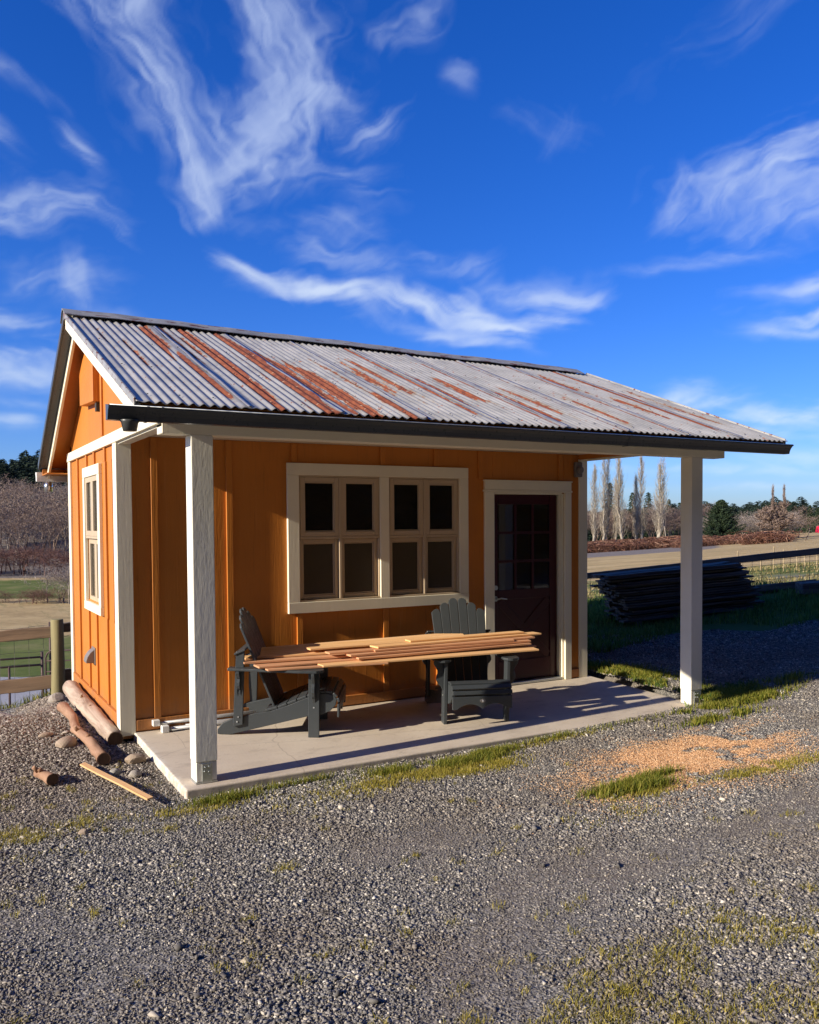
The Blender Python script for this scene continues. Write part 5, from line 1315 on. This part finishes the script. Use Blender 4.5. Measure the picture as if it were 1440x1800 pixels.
woods('woodland', 70, (.20, .345), (155, 172), (5.5, 8.5), 'twig_brown', 'leafless brown thicket behind the poplars', 6, None, 1.3)
woods('brush', 80, (.335, .44), (126, 140), (3.2, 5.2), 'twig_grey', 'greyish leafless brush below the broad conifer', 7, None, 2.)
woods('brush', 14, (.425, .472), (128, 150), (3.5, 6), 'twig_brown', 'brown brush right of the bare twin topped tree', 8, None, 1.8)
woods('woodland', 120, (-.30, .02), (126, 200), (7, 12), 'twig_brown', 'leafless wood on the hill hidden behind the shed', 11, None, 1.3)
woods('woodland', 60, (.0, .20), (150, 185), (7, 11), 'twig_grey', 'leafless wood between the hill and the poplars', 12, None, 1.3)
# brambles
protoB = []
for k in range(4):
    r = np.random.default_rng(600 + k); S = []
    for j in range(260):
        a, b_ = r.uniform(0, 6.28), r.uniform(0, 1.5); p = np.array([math.cos(a) * b_, math.sin(a) * b_, 0]); q = p + np.array([r.normal(0, .5), r.normal(0, .5), r.uniform(.4, 1.2)]); e = q + np.array([r.normal(0, .6), r.normal(0, .6), r.uniform(-.7, .1)])
        S += [(*p, *q, .018, .018), (*q, *e, .035, .012)]
    protoB.append(segs_mesh(S, 3, .5))
def brambles(n, ur, dr, label, seed, h=(1.6, 2.6)):
    r = np.random.default_rng(seed); parts = []
    for k in range(n):
        u, dd = r.uniform(*ur), r.uniform(*dr); x, y = site(u, dd); V, F = protoB[r.integers(4)]
        parts.append((xform(V, x, y, gz(x, y) - .1, r.uniform(*h), r.uniform(0, 6.28), 1.2), F))
    merge('brambles', parts, 'bramble', label)
brambles(260, (.19, .345), (112, 140), 'rusty red bramble thicket at the foot of the poplars', 1, (.8, 1.3))
brambles(110, (.32, .405), (98, 116), 'reddish bramble patch in the pasture right of the porch post', 2, (.6, .95))
brambles(10, (.405, .43), (88, 92), 'low dark bramble mound in the pasture', 3, (.8, 1.2))
# conifer forest on the hill crest
protoC = [conifer(10, 700 + k, .24, .25, .7, .05) for k in range(4)]
r = np.random.default_rng(9); parts = []
for k in range(760):
    u = r.uniform(-.60, -.34) if k < 460 else r.uniform(-.34, .14); dd = r.uniform(225, 330); x, y = site(u, dd); V, F = protoC[r.integers(4)]
    parts.append((xform(V, x, y, gz(x, y) - .5, r.uniform(12, 16.5) / 10, r.uniform(0, 6.28), 1.35), F))
merge('conifer_forest', parts, 'needles_far', 'dark conifer forest along the crest of the left hill')
# hidden ground behind the hut and horizon woods on the right
parts = []
for k in range(420):
    u = r.uniform(.14, .60); dd = r.uniform(225, 330); x, y = site(u, dd); V, F = protoC[r.integers(4)]
    parts.append((xform(V, x, y, gz(x, y) - .5, r.uniform(7, 10.5) / 10, r.uniform(0, 6.28), 2.1), F))
merge('conifer_forest', parts, 'needles_far', 'distant line of dark conifers on the right horizon')
# unseen conifers added to block sky light on the porch; its windows mirror them
parts = []
for k in range(190):
    xx = r.uniform(-30, 48); yy = r.uniform(-30, -15.5); V, F = protoC[r.integers(4)]
    parts.append((xform(V, xx, yy, -.3, r.uniform(15, 22) / 10, r.uniform(0, 6.28), 1.5), F))
merge('conifer_forest', parts, 'needles_far', 'unseen dark conifers added behind the viewer to shade the porch')
# small red trailer at the right edge
p = S3(U(1446), 150, 0); z = gz(p.x, p.y); root = empty('red_trailer', (p.x, p.y, z), (0, 0, -YAW)); tag(root, 'tiny bright red farm trailer at the right edge of the far pasture', 'trailer')
G().prism([(-.9, .5), (-.6, 1.6), (.2, 1.9), (2.0, 1.9), (2.2, .5)], -.9, .9, 'y').build('body', M['red'], root, .05)
for xw in (-.2, 1.4): 
    g = G(); g.tube([(xw, -1.0, .4), (xw, -.8, .4)], .4, 16); g.build('wheel', M['charcoal'], root)

# ------------------------------------------------------------------ light, sky, camera
SUN_EL, SUN_AZ = R(22.8), math.atan2(-1, -.052)          # azimuth from +Y towards +X
sun = bpy.data.lights.new('sun', 'SUN'); sun.energy = 5.0; sun.angle = R(.53); sun.color = (1, .89, .72)
so = bpy.data.objects.new('sun', sun); col.objects.link(so)
dv = Vector((math.sin(SUN_AZ) * math.cos(SUN_EL), math.cos(SUN_AZ) * math.cos(SUN_EL), math.sin(SUN_EL)))
so.rotation_euler = dv.to_track_quat('Z', 'Y').to_euler(); so.location = (-8, -4, 8)
w = bpy.data.worlds.new('World'); sc.world = w; w.use_nodes = True
class NW(N):
    def __init__(s, w): s.nt = w.node_tree; s.n = s.nt.nodes; s.l = s.nt.links
n = NW(w); bg = n.n['Background']
sky = n.new('ShaderNodeTexSky', sky_type='NISHITA'); sky.sun_disc = False; sky.sun_elevation = SUN_EL; sky.sun_rotation = SUN_AZ
sky.air_density = 1.; sky.dust_density = .35; sky.ozone_density = 3.
gen = n.new('ShaderNodeTexCoord').outputs['Generated']
sx = n.new('ShaderNodeSeparateXYZ'); n.l.new(gen, sx.inputs[0])
hs = n.new('ShaderNodeHueSaturation'); hs.inputs['Saturation'].default_value = 1.34; n.l.new(sky.outputs[0], hs.inputs['Color'])
skyc = hs.outputs[0]
tc = n.mix(1., hs.outputs[0], (.59, .80, 1.52), 'MULTIPLY')
n.l.new(tc, bg.inputs[0]); bg.inputs[1].default_value = .078
# cirrus: a high thin ice cloud shell, 24 km out
def dirv(az, el): az, el = R(az), R(el); return np.array([math.sin(az) * math.cos(el), math.cos(az) * math.cos(el), math.sin(el)])
# cirrus streaks: (az, el) start, (az, el) end, half width in degrees, strength, fibre angle offset (deg), raggedness
CIRRUS = [
 ((11.5, 34), (12.3, 27.5), 1.9, .95, 0, 1.0), ((12.2, 28.5), (15.0, 23.5), 1.35, .9, 0, .9), ((14.2, 24.5), (17.2, 19.6), .8, .95, 0, .8), ((15.8, 20.6), (16.9, 18.9), .9, .7, 0, 1.),
 ((5.5, 33), (12, 29), 1.5, .62, 0, 1.1), ((18.2, 34), (21.6, 26.6), 1.3, .85, 6, 1.), ((21.0, 27.6), (22.6, 23.4), 1.5, .95, -20, 1.1), ((24.5, 28.2), (19.0, 21.3), 1.5, .85, 10, 1.1), ((21.5, 23.2), (17.0, 19.6), .9, .75, 0, 1.),
 ((22.6, 25.5), (28.6, 24.8), 1.3, .62, 30, 1.2), ((16.5, 26.), (20, 22.), 1.8, .55, 10, 1.2), ((20, 30.5), (25.5, 28.5), 2.0, .55, -40, 1.2), ((21, 21.8), (29, 21.2), .9, .36, 6, 1.), ((18, 19.0), (27, 18.4), .7, .30, 0, 1.),
 ((22.5, 18.6), (24.5, 18.0), .55, .42, 0, 1.), ((25, 18.3), (28.5, 19.1), .7, .30, 10, 1.),
 ((3.5, 25.9), (8.3, 23.9), .35, .36, 0, .8), ((7.6, 23.2), (10.0, 21.3), .5, .52, 0, .9), ((1.5, 17.0), (10.0, 19.1), .95, .62, 4, 1.1), ((8.5, 19.6), (12.2, 17.6), .9, .45, 20, 1.2), ((2, 20.3), (7, 17.5), 1.2, .3, 10, 1.1), ((2.5, 22.6), (6.0, 21.8), .9, .4, 0, 1.),
 ((17.2, 16.8), (21.5, 14.6), .42, .85, -10, .8), ((20, 15.0), (28.0, 14.7), .62, 1.05, 6, .9), ((26.5, 14.6), (34, 13.7), .75, .95, -8, 1.), ((32.5, 13.6), (37.5, 11.7), .7, .95, 0, .9), ((35.0, 14.6), (42.5, 14.2), .65, .6, 14, 1.), ((36, 12.6), (40.8, 12.9), .5, .75, 0, .9),
 ((29.5, 12.8), (37.5, 11.2), .35, .6, 0, .9), ((22, 17.2), (29, 16.4), .7, .42, 30, 1.2), ((29, 17.), (36, 16.), .8, .30, 30, 1.2),
 ((45.5, 18.2), (51, 20.2), 1.1, .55, 10, 1.1), ((49, 20.2), (58, 20.8), 1.4, .7, 20, 1.1), ((50, 17.6), (60, 18.8), 1.2, .45, 0, 1.1), ((47.5, 21.5), (46.3, 18.0), .5, .3, 0, 1.), ((42, 15.4), (55, 16.0), .4, .32, 0, .9),
 ((51.5, 12.3), (62, 11.8), .55, 1.0, 4, .9), ((51.8, 13.8), (60, 14.2), .55, .7, 6, 1.), ((50.3, 11.4), (56, 11.2), .35, .5, 0, .9),
 ((45.5, 7.5), (52, 7.2), .5, .8, 4, .9), ((48, 6.6), (62, 6.1), .6, .95, 0, .8), ((46, 8.6), (50.5, 7.9), .45, .55, 0, 1.), ((44, 5.3), (62, 5.0), .4, .5, 0, .8), ((50, 3.9), (62, 3.7), .5, .55, 0, .9), ((40, 3.6), (56, 2.9), .35, .45, 0, .8), ((42, 2.1), (62, 1.9), .3, .35, 0, .8),
 ((27.5, 28.6), (31.4, 29.9), .55, .55, 20, 1.), ((30, 30.0), (33, 31.5), .6, .45, 0, 1.), ((32, 27.8), (34.2, 26.4), .5, .38, 10, 1.), ((36, 25.2), (41.5, 23.2), .7, .26, 0, 1.), ((40.5, 24.6), (38.5, 22.2), .5, .2, 0, 1.), ((50, 30), (58, 33), 1.5, .25, 0, 1.), ((44, 26), (56, 30), 1., .14, 0, 1.),
 ((1, 12.2), (8.2, 11.8), .55, .55, 0, 1.), ((1, 9.9), (9.3, 9.6), .8, .6, 0, 1.), ((1, 8.7), (8.6, 8.9), .6, .45, 0, 1.), ((1, 6.5), (6.7, 6.2), .35, .5, 0, .8), ((1, 7.5), (7, 7.2), .3, .3, 0, .8), ((4, 14.2), (11, 14.8), 1.0, .35, 0, 1.), ((7.5, 15.8), (8.7, 12.6), .7, .35, 0, 1.1), ((9, 12.6), (14, 12.0), .5, .2, 0, 1.)]
def cirrus(az, el):
    """cloud thickness for directions given in degrees"""
    a, e = np.radians(az), np.radians(el); D = np.stack([np.sin(a) * np.cos(e), np.cos(a) * np.cos(e), np.sin(e)], -1)
    q, p = az / 1.0, el / 1.0
    w1 = fbm(q * .22, p * .34, 101, 4) - .5; w2 = fbm(q * .22 + 9, p * .34 + 4, 107, 4) - .5
    w3 = fbm(q * 1.1, p * 1.3, 111, 4) - .5; w4 = fbm(q * 1.1 + 5, p * 1.3 + 7, 117, 4) - .5
    haze = fbm(q * .30, p * .5, 131, 5); tot = np.zeros_like(az)
    for i, (A_, B_, wid, amp, fa, rg) in enumerate(CIRRUS):
        if i < 12: amp = amp * .78
        A, B = dirv(*A_), dirv(*B_); c = (A + B) / 2; c /= np.linalg.norm(c); t = B - A; ln = np.linalg.norm(t) / 2; t /= 2 * ln; s = np.cross(c, t); s /= np.linalg.norm(s)
        wr = math.radians(wid); du = (D - c) @ t; ds = (D - c) @ s
        near = (np.abs(du) < ln + 4.5 * wr) & (np.abs(ds) < 5 * wr) & (D @ c > .5)
        if not near.any(): continue
        du, ds = du[near], ds[near]; x1, x2, x3, x4 = w1[near], w2[near], w3[near], w4[near]
        k = .021 * rg * min(1.5, wid / .8 + .3)
        u = du + x1 * k * 1.6 + x3 * k * .15; v = ds + x2 * k * 1.5 + x4 * k * .18
        m = np.exp(-np.maximum(np.abs(u) / (ln * 1.0) - .35, 0) ** 2 * 2.6) * np.exp(-(v / wr) ** 2 * .85)
        fr = R(fa + 14 * math.sin(i * 2.3)); fu = u * math.cos(fr) - v * math.sin(fr); fv = u * math.sin(fr) + v * math.cos(fr)
        f = fbm(fu * 11 + x2 * .8, fv * 58 + x1 * 1.2, 200 + i, 6); f2 = fbm(fu * 30 + fv * 22, fv * 46 - fu * 9 + x2 * 2, 300 + i, 6)
        f3 = fbm(fu * 20, fv * 170 + x1 * 1.5, 400 + i, 4)
        q = .46 * f + .30 * f2 + .24 * f3
        m2 = np.exp(-np.maximum(np.abs(u) / (ln * 1.2) - .3, 0) ** 2 * 1.4) * np.exp(-(v / (wr * 2.3)) ** 2 * .8)
        den = m * (.10 + 1.25 * sst(.26, .78, q)) + .30 * m2 * sst(.40, .76, q)
        den = np.clip(den - .05, 0, None) * amp * .86
        tot[near] = tot[near] + den * (1 - tot[near] * .75)
    tot = tot * (.75 + .5 * haze)
    return np.clip(1 - np.exp(-1.2 * tot), 0, .95) ** 1.35

def clouds():
    AZ, EL = np.arange(-24, 90, .115), np.arange(.4, 50, .10); az, el = np.meshgrid(AZ, EL); d = cirrus(az, el)
    a, e = np.radians(az), np.radians(el); V = 24000 * np.stack([np.sin(a) * np.cos(e), np.cos(a) * np.cos(e), np.sin(e)], -1).reshape(-1, 3)
    nx, ny = len(AZ), len(EL); i = (np.arange(nx - 1)[None, :] + nx * np.arange(ny - 1)[:, None]); F = np.stack([i, i + 1, i + nx + 1, i + nx], -1).reshape(-1, 4)
    dd = d.ravel(); F = F[dd[F].max(1) > .004]; used = np.unique(F); mp = np.zeros(len(V), int); mp[used] = np.arange(len(used))
    m = bpy.data.materials.new('cirrus'); m.use_nodes = True; k = N(m); k.n.remove(k.n['Principled BSDF'])
    at = k.new('ShaderNodeAttribute', attribute_name='cloud').outputs['Fac']; sp = k.new('ShaderNodeSeparateXYZ'); k.l.new(k.new('ShaderNodeNewGeometry').outputs['Position'], sp.inputs[0])
    colr = k.mix(k.mr(sp.outputs[2], 1500, 12000), (.86, .95, 1.), (.62, .74, 1.))
    em = k.new('ShaderNodeEmission'); k.l.new(colr, em.inputs[0]); em.inputs[1].default_value = CLOUD_GAIN
    tr = k.new('ShaderNodeBsdfTransparent'); mx = k.new('ShaderNodeMixShader'); k.l.new(at, mx.inputs[0]); k.l.new(tr.outputs[0], mx.inputs[1]); k.l.new(em.outputs[0], mx.inputs[2]); k.l.new(mx.outputs[0], k.n['Material Output'].inputs[0])
    m.cycles.emission_sampling = 'NONE'
    o = npmesh('clouds', V[used], mp[F], m, None, True, {'cloud': ('FLOAT', dd[used])}); tag(o, 'wispy white cirrus clouds high in the blue sky', None, None, 'stuff')
CLOUD_GAIN = .70
clouds()

cam = bpy.data.cameras.new('camera'); co_ = bpy.data.objects.new('camera', cam); col.objects.link(co_); sc.camera = co_
F_, CY = 1507.69, 965.64; pitch, roll = R(-1.8323), R(-.3901)
fw = Vector((math.sin(YAW) * math.cos(pitch), math.cos(YAW) * math.cos(pitch), math.sin(pitch))); rt = Vector((math.cos(YAW), -math.sin(YAW), 0)); up = rt.cross(fw)
rt, up = rt * math.cos(roll) + up * math.sin(roll), -rt * math.sin(roll) + up * math.cos(roll)
mw = Matrix((rt, up, -fw)).transposed().to_4x4(); mw.translation = Vector(EYE); co_.matrix_world = mw
cam.sensor_fit = 'VERTICAL'; cam.sensor_height = 36; cam.lens = F_ / 1800 * 36; cam.shift_y = (CY - 900) / 1800
cam.clip_start = .05; cam.clip_end = 60000
sc.view_settings.view_transform = 'Standard'; sc.view_settings.look = 'None'; sc.view_settings.exposure = 0.55; sc.view_settings.gamma = 1
sc.cycles.max_bounces = 8; sc.cycles.transparent_max_bounces = 12; sc.cycles.use_denoising = True
sc.render.film_transparent = False
